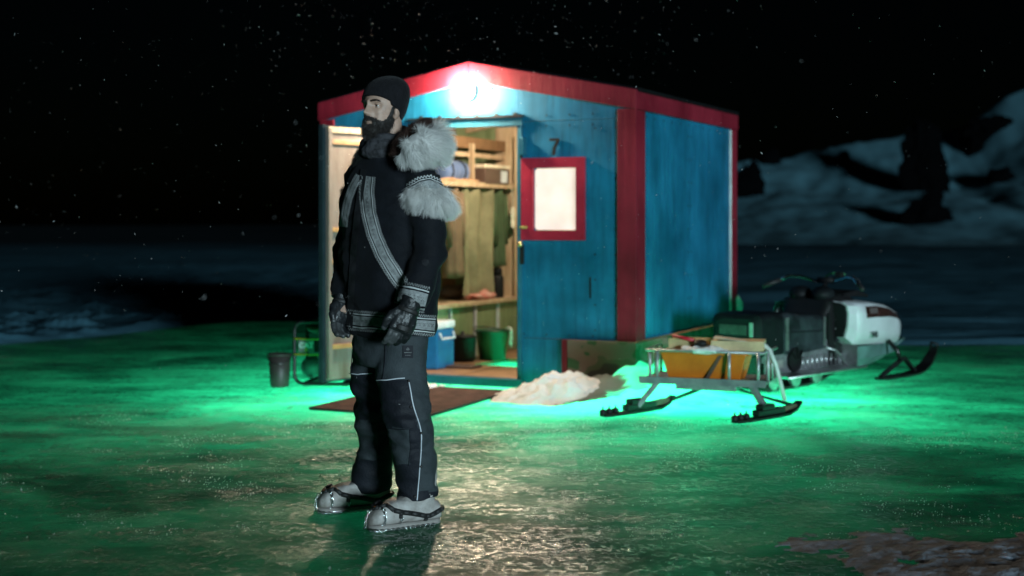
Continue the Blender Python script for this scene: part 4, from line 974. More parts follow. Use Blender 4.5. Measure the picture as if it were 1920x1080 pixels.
# ------------------------------------------------------------------ the man
BASE = Vector((-.53, 6.10, 0))
man = thing('person', 'bearded man in black beanie and black parka with white fur trim standing on the ice', 'person', BASE)
OFF = tuple(BASE)
F2 = Vector((-.68, -.73, 0)); L2 = Vector((.73, -.68, 0))
def put(me, name, mats, smooth=True, parent=None):
    me.transform(Matrix.Translation(-BASE)); me.name = name; me.materials.clear()
    for m in (mats if isinstance(mats, (list, tuple)) else [mats]): me.materials.append(m)
    me.polygons.foreach_set('use_smooth', [smooth] * len(me.polygons)); me.update()
    return link(name, me, parent or man)
def bput(mb, name, m, parent=None, smooth=True, **k): return mb.build(name, m, parent or man, smooth=smooth, off=OFF, **k)
def ering(c, wx, dy, n=36, e=.85, tilt=0):
    out = []
    for j in range(n):
        a = 2 * pi * j / n; ca, sa = cos(a), sin(a)
        u = math.copysign(abs(ca) ** e, ca) * wx; v = math.copysign(abs(sa) ** e, sa) * dy
        out.append(Vector(c) + L2 * u + F2 * v + Vector((0, 0, tilt * v)))
    return out
def folds(me, amp, sc, seed=0, mask=None):
    v = getv(me); n = getn(me); out = v.copy()
    for i in range(len(v)):
        p = v[i]; a = amp * (mask(p) if mask else 1)
        if a: out[i] += n[i] * a * (noise.noise((p[0] * sc[0] + seed, p[1] * sc[1], p[2] * sc[2])) + .5 * noise.noise((p[0] * sc[0] * 2.3, p[1] * sc[1] * 2.3 + seed, p[2] * sc[2] * 2.1)))
    setv(me, out)

# --- head sculpt -----------------------------------------------------
HC = P(717, 202, 6.08)
hf = Vector((-.60, -.80, .05)).normalized(); hl = Vector((-hf.y, hf.x, 0)).normalized(); hu = hf.cross(hl)
HM = Matrix((hf, hl, hu)).transposed().to_4x4(); HM.translation = HC
def ray_ell(d, c, Rr):
    A = ((d / Rr) ** 2).sum(-1); B = (-2 * d * c / Rr ** 2).sum(-1); C_ = ((c / Rr) ** 2).sum() - 1
    disc = B * B - 4 * A * C_; r = np.where(disc > 0, (-B + np.sqrt(np.maximum(disc, 0))) / (2 * A), .02); return np.maximum(r, .02)
def head_pts(nu=120, nv=90):
    th = np.linspace(.03, pi - .03, nv)[:, None]; ph = np.linspace(0, 2 * pi, nu, endpoint=False)[None, :]
    d = np.stack([np.sin(th) * np.cos(ph), np.sin(th) * np.sin(ph), np.cos(th) + 0 * ph], -1)
    rs = [ray_ell(d, np.array(c), np.array(r)) for c, r in (((-.012, 0, .016), (.097, .079, .092)), ((.030, 0, -.050), (.060, .054, .068)), ((.002, 0, -.045), (.072, .063, .058)), ((.052, 0, -.088), (.030, .032, .026)))]
    r = sum(x ** 14 for x in rs) ** (1 / 14); p = d * r[..., None]
    x, y, z = p[..., 0], p[..., 1], p[..., 2]; ay = np.abs(y); fr = x > .02
    G = lambda a, b, s_: np.exp(-((a - b) / s_) ** 2)
    dx = np.zeros_like(x)
    # nose
    nzp = np.interp(z, [-.052, -.043, -.031, -.016, .002, .014, .03], [0, .012, .030, .023, .014, .009, 0]); wn = np.interp(z, [-.045, -.031, .0, .02], [.014, .012, .008, .010])
    dx += nzp * np.exp(-(y / wn) ** 2)
    dx += .008 * G(ay, .013, .007) * G(z, -.036, .008)
    dx += .008 * G(z, .019, .008) * G(ay, .028, .022) + .004 * G(z, .022, .010) * G(ay, 0, .012)
    dx -= .013 * G(ay, .032, .015) * G(z, .000, .011)
    dx += .006 * G(ay, .046, .016) * G(z, -.026, .014)
    dx -= .006 * G(ay, .030, .012) * G(z, -.045, .014)
    dx += .006 * G(ay, 0, .020) * G(z, -.058, .005) + .007 * G(ay, 0, .017) * G(z, -.069, .006) - .004 * G(ay, 0, .02) * G(z, -.063, .003)
    p[..., 0] = x + dx * fr
    return p
HP = head_pts(); nv_, nu_ = HP.shape[:2]
def hw(p): return HM @ Vector(p)
body = MB()
body.rings([[hw(HP[i, j]) for j in range(nu_)] for i in range(nv_)])
for s in (1, -1):     # ears
    body.ell(hw((-.012, s * .074, -.018)), (.022, .010, .031), 16, 12, 0, HM.to_3x3() @ Matrix.Rotation(s * .35, 3, 'Z') @ Matrix.Rotation(-.15, 3, 'Y'))
    body.ell(hw((-.004, s * .072, -.040)), (.012, .008, .013), 12, 8, 0, HM.to_3x3())
NB = P(733, 300, 6.12)
body.tube([HC + Vector((.02, .012, -.02)), HC + Vector((.025, .015, -.09)), NB + Vector((0, 0, .03)), NB - Vector((0, 0, .06))], [.06, .058, .062, .075], 28)
TC = lambda py: P(731, py, 6.10)
body.rings([ering(TC(py), w_, d_) for py, w_, d_ in ((655, .15, .11), (600, .16, .11), (520, .165, .115), (420, .175, .115), (350, .17, .10), (315, .12, .075), (300, .07, .06))])
SHn, ELn, WRn = P(794, 332, 5.95), P(806, 470, 5.90), P(772, 566, 5.82)
SHf, ELf, WRf = P(676, 332, 6.22), P(655, 470, 6.27), P(645, 556, 6.14)
for a, b_, c_ in ((SHn, ELn, WRn), (SHf, ELf, WRf)):
    body.tube([a, a.lerp(b_, .5), b_, b_.lerp(c_, .5), c_, c_ + (c_ - b_).normalized() * .09], [.055, .05, .044, .04, .032, .03], 18)
NBo, FBo = Vector((-.428, 5.95, 0)), Vector((-.672, 6.29, 0)); nbf, fbf = Vector((-.86, -.5, 0)).normalized(), Vector((-.93, -.37, 0)).normalized()
legN = [P(757, 630, 6.02), P(754, 700, 6.0), P(767, 790, 5.95), P(779, 860, 5.96), P(784, 915, 5.98), P(785, 937, 5.98)]
legF = [P(705, 630, 6.16), P(702, 700, 6.2), P(706, 790, 6.24), P(704, 850, 6.28), P(699, 905, 6.31), P(699, 922, 6.31)]
for lg, fo, ff in ((legN, NBo, nbf), (legF, FBo, fbf)):
    body.tube([lg[0], lg[2], lg[3], lg[4], fo + ff * .0 + Vector((0, 0, .06)), fo + ff * .1 + Vector((0, 0, .045))], [.085, .065, .06, .05, .04, .03], 18)
M['skin'] = mat('skin', (.43, .28, .215), .5, vscale=30, var=.2, bump=.12, bscale=300, sss=.12, spec=.35)
bm_ = remesh(body, .0033, 1); body_o = put(bm_, 'body', M['skin'])

# eyes, brows
M['eye'] = mat('eye_white', (.62, .60, .58), .2, bump=0, var=.02); M['iris'] = mat('iris', (.03, .02, .015), .15, bump=0)
for s in (1, -1):
    mb = MB(); mb.ell((.062, s * .031, .0005), (.0125, .0125, .0115), 20, 14); mb.v = [tuple(hw(v)) for v in mb.v]; e = bput(mb, 'eye', M['eye'])
    mb = MB(); mb.ell((.0715, s * .031 + .0012, .0005), (.0038, .0062, .0062), 14, 10); mb.v = [tuple(hw(v)) for v in mb.v]; bput(mb, 'iris', M['iris'], e)
    mb = MB()
    mb.tube([(.0655, s * .018, .001), (.0735, s * .026, .0065), (.0742, s * .033, .0068), (.070, s * .041, .004), (.064, s * .046, -.001)], .0032, 8); mb.v = [tuple(hw(v)) for v in mb.v]; bput(mb, 'eyelid', M['skin'])
    mb = MB()
    mb.tube([(.0655, s * .018, -.002), (.071, s * .027, -.0065), (.0705, s * .035, -.0065), (.064, s * .046, -.002)], .0024, 8); mb.v = [tuple(hw(v)) for v in mb.v]; bput(mb, 'eyelid', M['skin'])

# --- fur and hair strands -------------------------------------------
def samp(me, n, seed=1, keep=None):
    me.calc_loop_triangles(); t = np.empty(len(me.loop_triangles) * 3, np.int32); me.loop_triangles.foreach_get('vertices', t); t = t.reshape(-1, 3)
    v = getv(me); nn = getn(me); a, b_, c_ = v[t[:, 0]], v[t[:, 1]], v[t[:, 2]]
    ar = np.linalg.norm(np.cross(b_ - a, c_ - a), axis=1)
    if keep is not None: ar = ar * keep((a + b_ + c_) / 3)
    r = np.random.default_rng(seed); k = r.choice(len(t), n, p=ar / ar.sum()); u, w_ = r.random(n), r.random(n); fl = u + w_ > 1; u[fl] = 1 - u[fl]; w_[fl] = 1 - w_[fl]
    p = a[k] + (b_[k] - a[k]) * u[:, None] + (c_[k] - a[k]) * w_[:, None]
    q = nn[t[k, 0]] * (1 - u - w_)[:, None] + nn[t[k, 1]] * u[:, None] + nn[t[k, 2]] * w_[:, None]
    return p, q / np.linalg.norm(q, axis=1)[:, None]
def strands(name, p, n, length, comb, lift, width, m, parent, seed=2, jit=.3, grav=.25, seg=3, clump=0):
    """one tapered ribbon for every hair"""
    r = np.random.default_rng(seed); N = len(p)
    ln = (length if np.ndim(length) else np.full(N, length)) * r.uniform(.6, 1.25, N)
    cb = comb if np.ndim(comb) == 2 else np.tile(np.array(comb, float), (N, 1))
    d = n * lift + cb + r.normal(0, jit, (N, 3))
    if clump: d += clump * np.stack([np.sin(p[:, 0] * 95 + p[:, 2] * 40), np.sin(p[:, 1] * 90 + 1), np.sin(p[:, 2] * 85 + p[:, 0] * 50)], -1)
    d /= np.linalg.norm(d, axis=1)[:, None]
    side = np.cross(d, r.normal(0, 1, (N, 3))); side /= np.linalg.norm(side, axis=1)[:, None]
    vs = []; cur = p.copy(); dd = d.copy()
    for s_ in range(seg + 1):
        w_ = width * (1 - s_ / (seg + .35)); vs.append(np.stack([cur - side * w_, cur + side * w_], 1))
        cur = cur + dd * (ln / seg)[:, None]; dd = dd + cb * .22 + np.array([0, 0, -grav / seg]) ; dd /= np.linalg.norm(dd, axis=1)[:, None]
    V = np.stack(vs, 1).reshape(-1, 3); per = (seg + 1) * 2; b0 = (np.arange(N) * per)[:, None]
    q = np.stack([np.concatenate([b0 + 2 * s_, b0 + 2 * s_ + 1, b0 + 2 * s_ + 3, b0 + 2 * s_ + 2], 1) for s_ in range(seg)], 1).reshape(-1, 4)
    me = bpy.data.meshes.new(name); me.vertices.add(len(V)); me.vertices.foreach_set('co', V.ravel())
    me.loops.add(q.size); me.loops.foreach_set('vertex_index', q.ravel().astype(np.int32)); me.polygons.add(len(q)); me.polygons.foreach_set('loop_start', np.arange(0, q.size, 4, dtype=np.int32)); me.update(calc_edges=True)
    me.materials.append(m); return kind(link(name, me, parent), 'stuff')

# beard: a dense shell over jaw, chin and lip, and hairs growing from it
def beard_mask(p):
    x, y, z = p[..., 0], p[..., 1], p[..., 2]; ay = np.abs(y)
    line = np.where(x < .02, .0, np.interp(x, [.02, .034, .055, .072, .085, .10], [-.022, -.052, -.064, -.060, -.048, -.046]))
    m_ = sstep(.004, -.006, z - line) * sstep(-.012, .002, x + .35 * np.minimum(z + .05, 0) * -1)
    lip = (ay < .023) & (z > -.080) & (z < -.060) & (x > .05)
    return np.where(lip, 0, m_)
def beard_len(p):
    z = p[..., 2]; x = p[..., 0]
    return np.interp(z, [-.14, -.11, -.092, -.075, -.06, -.03, 0], [.032, .030, .024, .013, .008, .004, .003])
bmk = beard_mask(HP); nrm = HP - np.array([.0, 0, -.03]); nrm /= np.linalg.norm(nrm, axis=-1)[..., None]
dn = nrm * .8 + np.array([.15, 0, -.55]); dn /= np.linalg.norm(dn, axis=-1)[..., None]
BP = HP + dn * (beard_len(HP) * .62 * bmk - .002 * (1 - bmk))[..., None]
vs = [tuple(hw(v)) for v in BP.reshape(-1, 3)]; fs = []
for i in range(nv_ - 1):
    for j in range(nu_):
        q = (i * nu_ + j, i * nu_ + (j + 1) % nu_, (i + 1) * nu_ + (j + 1) % nu_, (i + 1) * nu_ + j)
        if sum(bmk.reshape(-1)[k_] for k_ in q) > 1.6: fs.append(q)
used = sorted({i for f in fs for i in f}); mp_ = {o_: n_ for n_, o_ in enumerate(used)}
M['hair'] = mat('dark_hair', (.030, .026, .024), .45, bump=.5, bscale=220, vscale=60, var=.5)
mb = MB(); mb.add([vs[i] for i in used], [tuple(mp_[i] for i in f) for f in fs]); beard = bput(mb, 'beard', M['hair'])
p, n = samp(beard.data, 7000, 5)
M['hair2'] = mat('beard_strands', (.060, .052, .048), .4, bump=0, vscale=90, col2=(.012, .010, .009)); HMi = HM.inverted(); loc = np.array([tuple(HMi @ (Vector(q) + BASE)) for q in p])
cmb = np.tile(np.array(hf) * .25 + np.array([0, 0, -.75]), (len(p), 1))
strands('beard_hair', p, n, beard_len(loc) * .55 + .005, cmb, .5, .0007, M['hair2'], beard, 3, .34, .2)
# moustache and eyebrows, nape hair
def patch(name, pts_fn, N, length, comb, wd=.0006, seed=4):
    r = np.random.default_rng(seed); p = []; n = []
    for k_ in range(N):
        a = pts_fn(r.random(), r.random(), r.choice((-1, 1))); p.append(tuple(hw(a) - BASE)); n.append(tuple(hf))
    cb = np.array([tuple(HM.to_3x3() @ Vector(comb(i))) for i in p]) if callable(comb) else np.tile(np.array(HM.to_3x3() @ Vector(comb)), (N, 1))
    return strands(name, np.array(p), np.array(n), length, cb, .25, wd, M['hair'], man, seed, .2, .1)
HB2 = BVHTree.FromPolygons([Vector(v) for v in HP.reshape(-1, 3)], [(i * nu_ + j, i * nu_ + (j + 1) % nu_, (i + 1) * nu_ + (j + 1) % nu_, (i + 1) * nu_ + j) for i in range(nv_ - 1) for j in range(nu_)])
def face(y, z, lift=.001):
    h = HB2.ray_cast(Vector((.25, y, z)), Vector((-1, 0, 0))); return h[0] + Vector((lift, 0, 0)) if h[0] else Vector((.06, y, z))
for s in (1, -1):
    r = np.random.default_rng(9 + s); p = []; nn_ = []
    for k_ in range(260):
        t = r.random(); y = s * (.011 + .037 * t); z = .0175 + .006 * math.sin(t * 2.4) - .003 * t + r.normal(0, .0022); p.append(tuple(hw(face(y, z)) - BASE)); nn_.append(tuple(hf))
    strands('eyebrow', np.array(p), np.array(nn_), .010, np.tile(np.array(hl) * s * .9, (260, 1)), .25, .0007, M['hair'], man, 6, .15, 0)
r = np.random.default_rng(12); p = []; nn_ = []
for k_ in range(900):
    y = r.uniform(-.038, .038); z = -.0475 - .013 * abs(y) / .038 + r.normal(0, .0035); p.append(tuple(hw(face(y, z, .0)) - BASE)); nn_.append(tuple(hf))
strands('moustache', np.array(p), np.array(nn_), .0115, np.array([tuple(hl * (q[0] * 0 + (1 if i % 2 else -1) * .3) + Vector((0, 0, -.7))) for i, q in enumerate(p)]), .5, .0007, M['hair'], man, 7, .25, .2)

# --- beanie ----------------------------------------------------------
def rimz(x, y): return .046 + (x - .09) * .60 + .012 * abs(y) / .08 * (x > .03) - .02 * sstep(.0, -.09, np.array(x))
M['knit'] = mat('black_knit', (.010, .010, .012), .9, vscale=60, bump=.5, bscale=160, stretch=(1, 1, .35), sheen=.05, spec=.1)
th = np.linspace(.03, pi - .03, 90); rows = []
for j in range(nu_):
    col_ = HP[:, j, :]; nn_ = col_ / np.linalg.norm(col_, axis=-1)[:, None]
    zz = col_[:, 2] - np.array([rimz(q[0], q[1]) for q in col_]); iend = int(np.argmax(zz < 0)); iend = max(iend, 4)
    ti = np.interp(0, [zz[iend], zz[iend - 1]], [iend, iend - 1]); ii = np.linspace(0, ti, 34)
    c_ = np.stack([np.interp(ii, np.arange(nv_), col_[:, k_]) for k_ in range(3)], -1); n_ = c_ / np.linalg.norm(c_, axis=-1)[:, None]
    bulge = .010 + .034 * np.exp(-((n_[:, 0] + .55) ** 2 + (n_[:, 2] - .80) ** 2) / .25) + .010 * np.exp(-((n_[:, 0] - .2) ** 2 + (n_[:, 2] - .95) ** 2) / .3)
    bulge += .0012 * np.sin(2 * pi * j / nu_ * 60) * (ii > 3)
    # turned-up edge
    o_ = c_ + n_ * bulge[:, None]; inn = c_[-1] + n_[-1] * .002
    rows.append(list(o_) + [c_[-1] + n_[-1] * .006 + np.array([0, 0, -.003]), inn])
rings = [[hw(rows[j][i]) for j in range(nu_)] for i in range(len(rows[0]))]
mb = MB(); mb.rings(rings, caps=False); mb.add(rings[0], [tuple(range(nu_))]); bean = bput(mb, 'beanie', M['knit'], fix=True)
p, n = samp(bean.data, 5000, 8); strands('wool_fuzz', p, n, .004, (0, 0, -.1), 1.0, .00025, M['knit'], bean, 9, .6, 0, 2)

# --- scarf -----------------------------------------------------------
M['scarf'] = mat('patterned_scarf', (.035, .036, .042), .8, vscale=45, col2=(.006, .006, .008), bump=.4, bscale=90)
mb = MB()
for k_, (z, rr, r_) in enumerate(((-.125, .070, .024), (-.152, .082, .028), (-.18, .088, .032))):
    c_ = HC + Vector((.02, .012, z)); mb.tube([c_ + hf * (rr * cos(a) * 1.12) + hl * (rr * sin(a)) + Vector((0, 0, -.022 * cos(a) + .008 * sin(3 * a + k_))) for a in np.linspace(0, 2 * pi, 30, endpoint=False)], [r_ * (1 + .18 * sin(5 * a + k_)) for a in np.linspace(0, 2 * pi, 30, endpoint=False)], 12, closed=True)
me = remesh(mb, .006, 2); folds(me, .006, (30, 30, 30)); put(me, 'scarf', M['scarf'])

# --- parka -----------------------------------------------------------
M['parka'] = mat('black_parka_cloth', (.0045, .006, .009), .8, vscale=12, bump=.25, bscale=110, sheen=.03, spec=.2)
pk = MB()
pk.rings([ering(P(px, py, 6.10), w_, d_, 44, .82, tl) for px, py, w_, d_, tl in (
    (732, 630, .198, .150, .0), (732, 622, .208, .156, .0), (731, 600, .212, .158, 0), (731, 560, .222, .166, 0), (731, 520, .232, .172, 0), (732, 480, .238, .172, 0), (731, 440, .234, .168, 0), (730, 400, .228, .162, 0), (729, 365, .222, .148, 0), (729, 335, .205, .130, 0), (730, 312, .165, .115, 0), (728, 295, .12, .105, .1), (722, 280, .095, .098, .2), (720, 272, .085, .09, .25))])
def sleeve(a, b_, c_, r0, r1, r2):
    d = (c_ - b_).normalized(); pk.tube([a + Vector((0, 0, .01)), a.lerp(b_, .3), a.lerp(b_, .65), b_, b_.lerp(c_, .45), c_ - d * .02, c_ + d * .012], [r0 * .95, r0 * 1.04, r1 * 1.04, r1, (r1 + r2) / 2 * .98, r2, r2 * .97], 26)
sleeve(SHn, ELn, WRn, .078, .077, .062); sleeve(SHf, ELf, WRf, .074, .072, .06)
pk.tube([SHn, P(765, 318, 6.02), P(730, 310, 6.08)], [.075, .075, .08], 24); pk.tube([SHf, P(700, 318, 6.15), P(730, 310, 6.08)], [.07, .075, .08], 24)
pk.ell(P(785, 285, 6.16), (.10, .10, .085), 24, 16)
me = remesh(pk, .0085, 4)
folds(me, .014, (5.5, 5.5, 11), 3); folds(me, .0045, (14, 14, 30), 8, lambda p: 1.0 if p[2] < 1.42 else .5)
vv = getv(me).copy(); parka = put(me, 'parka', M['parka'])
PB = BVHTree.FromPolygons([Vector(v) for v in vv], [q.vertices[:] for q in me.polygons])
CO = Vector((0, 0, CAM_H))
def cast(bvh, px, py, lift):
    d = Vector(((px - 960) / FPX, 1, -(py - 420) / FPX)).normalized(); h = bvh.ray_cast(CO, d)
    return (h[0] + h[1] * lift) if h[0] and h[0].y < 7 else None
def smooth_path(pts, n):
    pts = np.array(pts, float); s_ = np.concatenate([[0], np.cumsum(np.linalg.norm(np.diff(pts, axis=0), axis=1))])
    t = np.linspace(0, s_[-1], n); out = np.stack([np.interp(t, s_, pts[:, i]) for i in (0, 1)], -1)
    for _ in range(max(2, n // 14)): out[1:-1] = (out[:-2] + out[1:-1] * 2 + out[2:]) / 4
    return out
M['band'] = mat('grey_woven_band', (.27, .285, .285), .8, vscale=60, var=.35, bump=.3, bscale=200); M['bandw'] = mat('white_braid', (.50, .52, .52), .7, vscale=80, var=.2, bump=.2, bscale=250)
def ribbon(mb, bvh, path, off0, off1, lift, mi, zig=0, period=4.0):
    """strip of cloth lying on the garment between two offsets from its centre line"""
    tg = np.gradient(path, axis=0); tg /= np.linalg.norm(tg, axis=1)[:, None]; nr = np.stack([-tg[:, 1], tg[:, 0]], -1)
    prev = None; s_ = 0
    for i in range(len(path)):
        if i: s_ += np.linalg.norm(path[i] - path[i - 1])
        w_ = zig * (abs(((s_ / period) % 1) * 2 - 1) * 2 - 1) if zig else 0
        a = cast(bvh, *(path[i] + nr[i] * (off0 + w_)), lift); b_ = cast(bvh, *(path[i] + nr[i] * (off1 + w_)), lift)
        cur = (a, b_) if a and b_ and (a - b_).length < .12 else None
        if prev and cur and (prev[0] - cur[0]).length < .06:
            k_ = len(mb.v); mb.v += [tuple(q) for q in (prev[0], prev[1], cur[1], cur[0])]; mb.f.append((k_, k_ + 1, k_ + 2, k_ + 3)); mb.m.append(mi)
        prev = cur
def trim(name, path, hw_, bvh=PB, zz=True, parent=parka, motif=True):
    n_ = int(np.linalg.norm(np.diff(np.array(path, float), axis=0), axis=1).sum()); sp = smooth_path(path, max(12, n_ * 2)); sc_ = hw_
    mb = MB(); c2 = .46 * sc_
    for k_ in range(4): ribbon(mb, bvh, sp[::2], -c2 + k_ * c2 / 2, -c2 + (k_ + 1) * c2 / 2, .0055, 0)
    for s in (-1, 1): ribbon(mb, bvh, sp, s * .58 * sc_, s * .70 * sc_, .0058, 1)
    if zz:
        for s in (-1, 1): ribbon(mb, bvh, sp, s * .90 * sc_ - .7, s * .90 * sc_ + .7, .006, 1, .10 * sc_ + .6, 4.2)
    if motif:
        tg = np.gradient(sp, axis=0)
        for i in range(8, len(sp) - 6, 15):
            for du, dv in ((-1.4, -1.4), (1.4, 1.4), (-1.4, 1.4), (1.4, -1.4), (0, 0)):
                q = [cast(bvh, sp[i][0] + du + a, sp[i][1] + dv * hw_ / 13 + b_, .0066) for a, b_ in ((-.55, -.55), (.55, -.55), (.55, .55), (-.55, .55))]
                if all(q): mb.add(q, [(0, 1, 2, 3)], 2)
    return bput(mb, name, [M['band'], M['bandw'], M['parka']], parent, True, fix=False)
trim('chest_band', [(692, 331), (689, 360), (693, 400), (703, 440), (720, 480), (741, 514), (756, 535)], 14)
trim('chest_band', [(676, 330), (664, 350), (655, 374), (649, 402), (646, 425)], 7, motif=False)
trim('hem_band', [(647, 598), (680, 602), (730, 605), (780, 608), (814, 611)], 19)
trim('cuff_band', [(742, 551), (770, 556), (799, 563)], 25)
mb = MB(); sp = smooth_path([(764, 348), (785, 335), (806, 331), (836, 345)], 160)
ribbon(mb, PB, sp, -1.5, 1, .006, 1, 2.2, 5.5); ribbon(mb, PB, sp, 3.5, 5, .006, 1)
for k_ in range(4): ribbon(mb, PB, sp[::3], 7 + 4 * k_, 11 + 4 * k_, .0055, 0)
bput(mb, 'sleeve_band', [M['band'], M['bandw']], parka, True, fix=False)
mb = MB(); sp = smooth_path([(684, 318), (672, 400), (664, 480), (660, 560), (657, 618)], 120)
for k_ in range(3): ribbon(mb, PB, sp, -6 + 4 * k_, -2 + 4 * k_, .006, 0)
bput(mb, 'zip_flap', mat('flap_cloth', (.007, .008, .01), .7), parka, True, fix=False)

# --- fur trims -------------------------------------------------------
def furmat(name, c1, c2, tr=.3): return mat(name, c1, .75, vscale=14, col2=c2, bump=0, trans=tr, spec=.3)
M['furw'] = furmat('white_fur', (.97, .96, .94), (.80, .80, .79), .5); M['furb'] = furmat('brown_fur', (.075, .040, .030), (.03, .016, .013), .2); M['furd'] = furmat('shaded_fur', (.012, .016, .014), (.006, .008, .008), .1)  # last one: far-side trim, the white fur with shade put into its colour
def furry(name, mb, vox, m, n_, length, comb, lift, width, seed, clump=.2, grav=.3, jit=.3, noise_=.012):
    me = remesh(mb, vox, 2); folds(me, noise_, (16, 16, 16), seed); o = put(me, name, m, parent=parka)
    p, n = samp(o.data, n_, seed); cb = np.array([tuple(comb(Vector(q) + BASE)) for q in p]) if callable(comb) else comb
    strands('fur', p, n, length, cb, lift, width, m, o, seed, jit, grav, 4, clump); return o
mb = MB(); mb.tube([P(752, 300, 5.88), P(768, 288, 5.86), P(788, 276, 5.86), P(806, 271, 5.93), P(812, 266, 6.03), P(798, 256, 6.18)], [.025, .046, .064, .062, .050, .045], 20)
furry('hood_ruff', mb, .01, M['furw'], 19000, .056, lambda q: Vector((.30, -.1, -.66)) if q.x < -.40 else Vector((.55, -.05, -.32)), .42, .0010, 21, .5)
mb = MB(); mb.tube([P(736, 296, 5.93), P(752, 276, 5.93), P(772, 256, 5.97), P(795, 242, 6.06), P(806, 240, 6.14), P(790, 246, 6.24)], [.022, .034, .040, .036, .034, .03], 18)
furry('hood_lining', mb, .009, M['furb'], 7000, .018, (.25, -.1, .25), .8, .0008, 22, .15, .1, .35, .008)
AX = (ELn - SHn).normalized(); rc = P(803, 372, 5.925)
mb = MB(); mb.rings([[P(803 + dx_, py_, 5.925) + L2 * (r_ * cos(t)) + F2 * (r_ * .96 * sin(t)) for t in np.linspace(0, 2 * pi, 32, endpoint=False)] for py_, r_, dx_ in ((353, .072, -2), (358, .086, -2), (368, .097, 0), (379, .102, 2), (388, .098, 3), (393, .080, 3))])
furry('sleeve_ruff', mb, .009, M['furw'], 18000, .050, lambda q: ((q - rc) * Vector((1, 1, 0))).normalized() * .30 + Vector((0, 0, -.75)), .30, .0010, 23, .5, .35)
mb = MB(); mb.tube([P(684, 285, 6.05), P(674, 300, 6.1), P(670, 318, 6.15)], [.022, .03, .022], 14)
furry('far_hood_edge', mb, .008, M['furd'], 2500, .02, (-.4, 0, -.3), .8, .0008, 24)
mb = MB(); mb.tube([P(650, 352, 6.2), P(648, 366, 6.24), P(650, 378, 6.28)], [.016, .022, .016], 12)
furry('far_sleeve_ruff', mb, .008, M['furd'], 1200, .02, (-.5, 0, -.4), .8, .0008, 25)

# --- trousers --------------------------------------------------------
M['tr_grey'] = mat('charcoal_trousers', (.040, .050, .056), .75, vscale=10, bump=.3, bscale=150, spec=.25); M['tr_black'] = mat('black_trouser_panel', (.010, .012, .018), .7, vscale=10, bump=.3, bscale=120, spec=.3)
tr = MB()
tr.rings([ering(P(731, py, 6.09), w_, d_, 36, .85) for py, w_, d_ in ((600, .17, .125), (640, .178, .13), (668, .172, .13), (684, .15, .115))])
tr.tube(legN, [.106, .108, .098, .089, .090, .086], 30); tr.tube(legF, [.10, .102, .090, .084, .092, .086], 30)
me = remesh(tr, .0085, 3)
folds(me, .013, (4.5, 4.5, 8), 5, lambda p: .5 + .6 * (p[2] < .62)); folds(me, .009, (10, 10, 20), 9, lambda p: .5 + .7 * (abs(p[2] - .42) < .14))
for q in me.polygons:
    c_ = q.center; px = 960 + c_.x * FPX / c_.y; py = 420 + (CAM_H - c_.z) * FPX / c_.y; mi = 0
    near = c_.y < 6.09 and px > 700 + max(0, py - 760) * .25
    if near:
        pipe = np.interp(py, [712, 760, 810, 870, 935], [766, 774, 788, 787, 781])
        if py > 712 and px < pipe: mi = 1
        if 802 < py < 872 and px < 768 and px > 728: mi = 0
    else:
        if py > 702: mi = 1
        if 788 < py < 862 and px < 708: mi = 0
    if (near and py > 922) or (not near and py > 900): mi = 1
    q.material_index = mi
rv_ = getv(me); rn_ = getn(me)
for i_ in range(len(rv_)):      # sharp creases bunching at knee and ankle
    p_ = rv_[i_]; k_ = .011 * (np.exp(-((p_[2] - .50) / .13) ** 2) + .9 * np.exp(-((p_[2] - .20) / .10) ** 2) + .25)
    rv_[i_] = p_ + rn_[i_] * k_ * (.35 - 1.6 * abs(noise.noise((p_[0] * 7 + p_[2] * 5, p_[1] * 7, p_[2] * 15 + p_[0] * 6))))
setv(me, rv_)
vv = getv(me).copy(); ids = [q.material_index for q in me.polygons]; trs = put(me, 'trousers', [M['tr_grey'], M['tr_black']]); me.polygons.foreach_set('material_index', ids)
TB = BVHTree.FromPolygons([Vector(v) for v in vv], [q.vertices[:] for q in me.polygons])
M['pipe'] = mat('reflective_piping', (.62, .66, .72), .4, bump=0)
def line(name, path, r_, m, bvh=TB, lift=.002, parent=trs):
    sp = smooth_path(path, 60); pts = [cast(bvh, x, y, lift) for x, y in sp]; pts = [p for p in pts if p]
    if len(pts) > 3: mb = MB(); mb.tube(pts, r_, 6); return bput(mb, name, m, parent)
line('piping', [(766, 714), (769, 730), (775, 762), (786, 795), (790, 815), (789, 850), (786, 890), (782, 938)], .0028, M['pipe'])
line('piping', [(706, 713), (725, 713), (745, 710), (759, 709)], .0026, M['pipe']); line('piping', [(657, 700), (670, 702), (698, 700)], .0026, M['pipe'])
line('seam', [(724, 640), (722, 680), (718, 712)], .002, M['tr_black']); line('seam', [(768, 806), (770, 840), (767, 872)], .002, M['tr_black']); line('seam', [(730, 803), (748, 805), (768, 804)], .002, M['tr_black'])
line('seam', [(690, 790), (700, 795), (712, 792)], .002, M['tr_black']); line('seam', [(662, 650), (660, 680), (658, 700)], .002, M['tr_black'])
M['snap'] = mat('snap_button', (.05, .045, .045), .4, metal=.5, bump=0)
for x, y in ((766, 715), (770, 763), (789, 812), (789, 874), (778, 931)):
    p = cast(TB, x, y, .003)
    if p: mb = MB(); mb.ell(p, (.006, .006, .006), 12, 8); bput(mb, 'snap_button', M['snap'], trs)
mb = MB(); lo, hi = [], []
for u in range(7):
    for v in range(8): lo.append(cast(TB, 755 + u * 19 / 6, 648 + v * 23 / 7, .004))
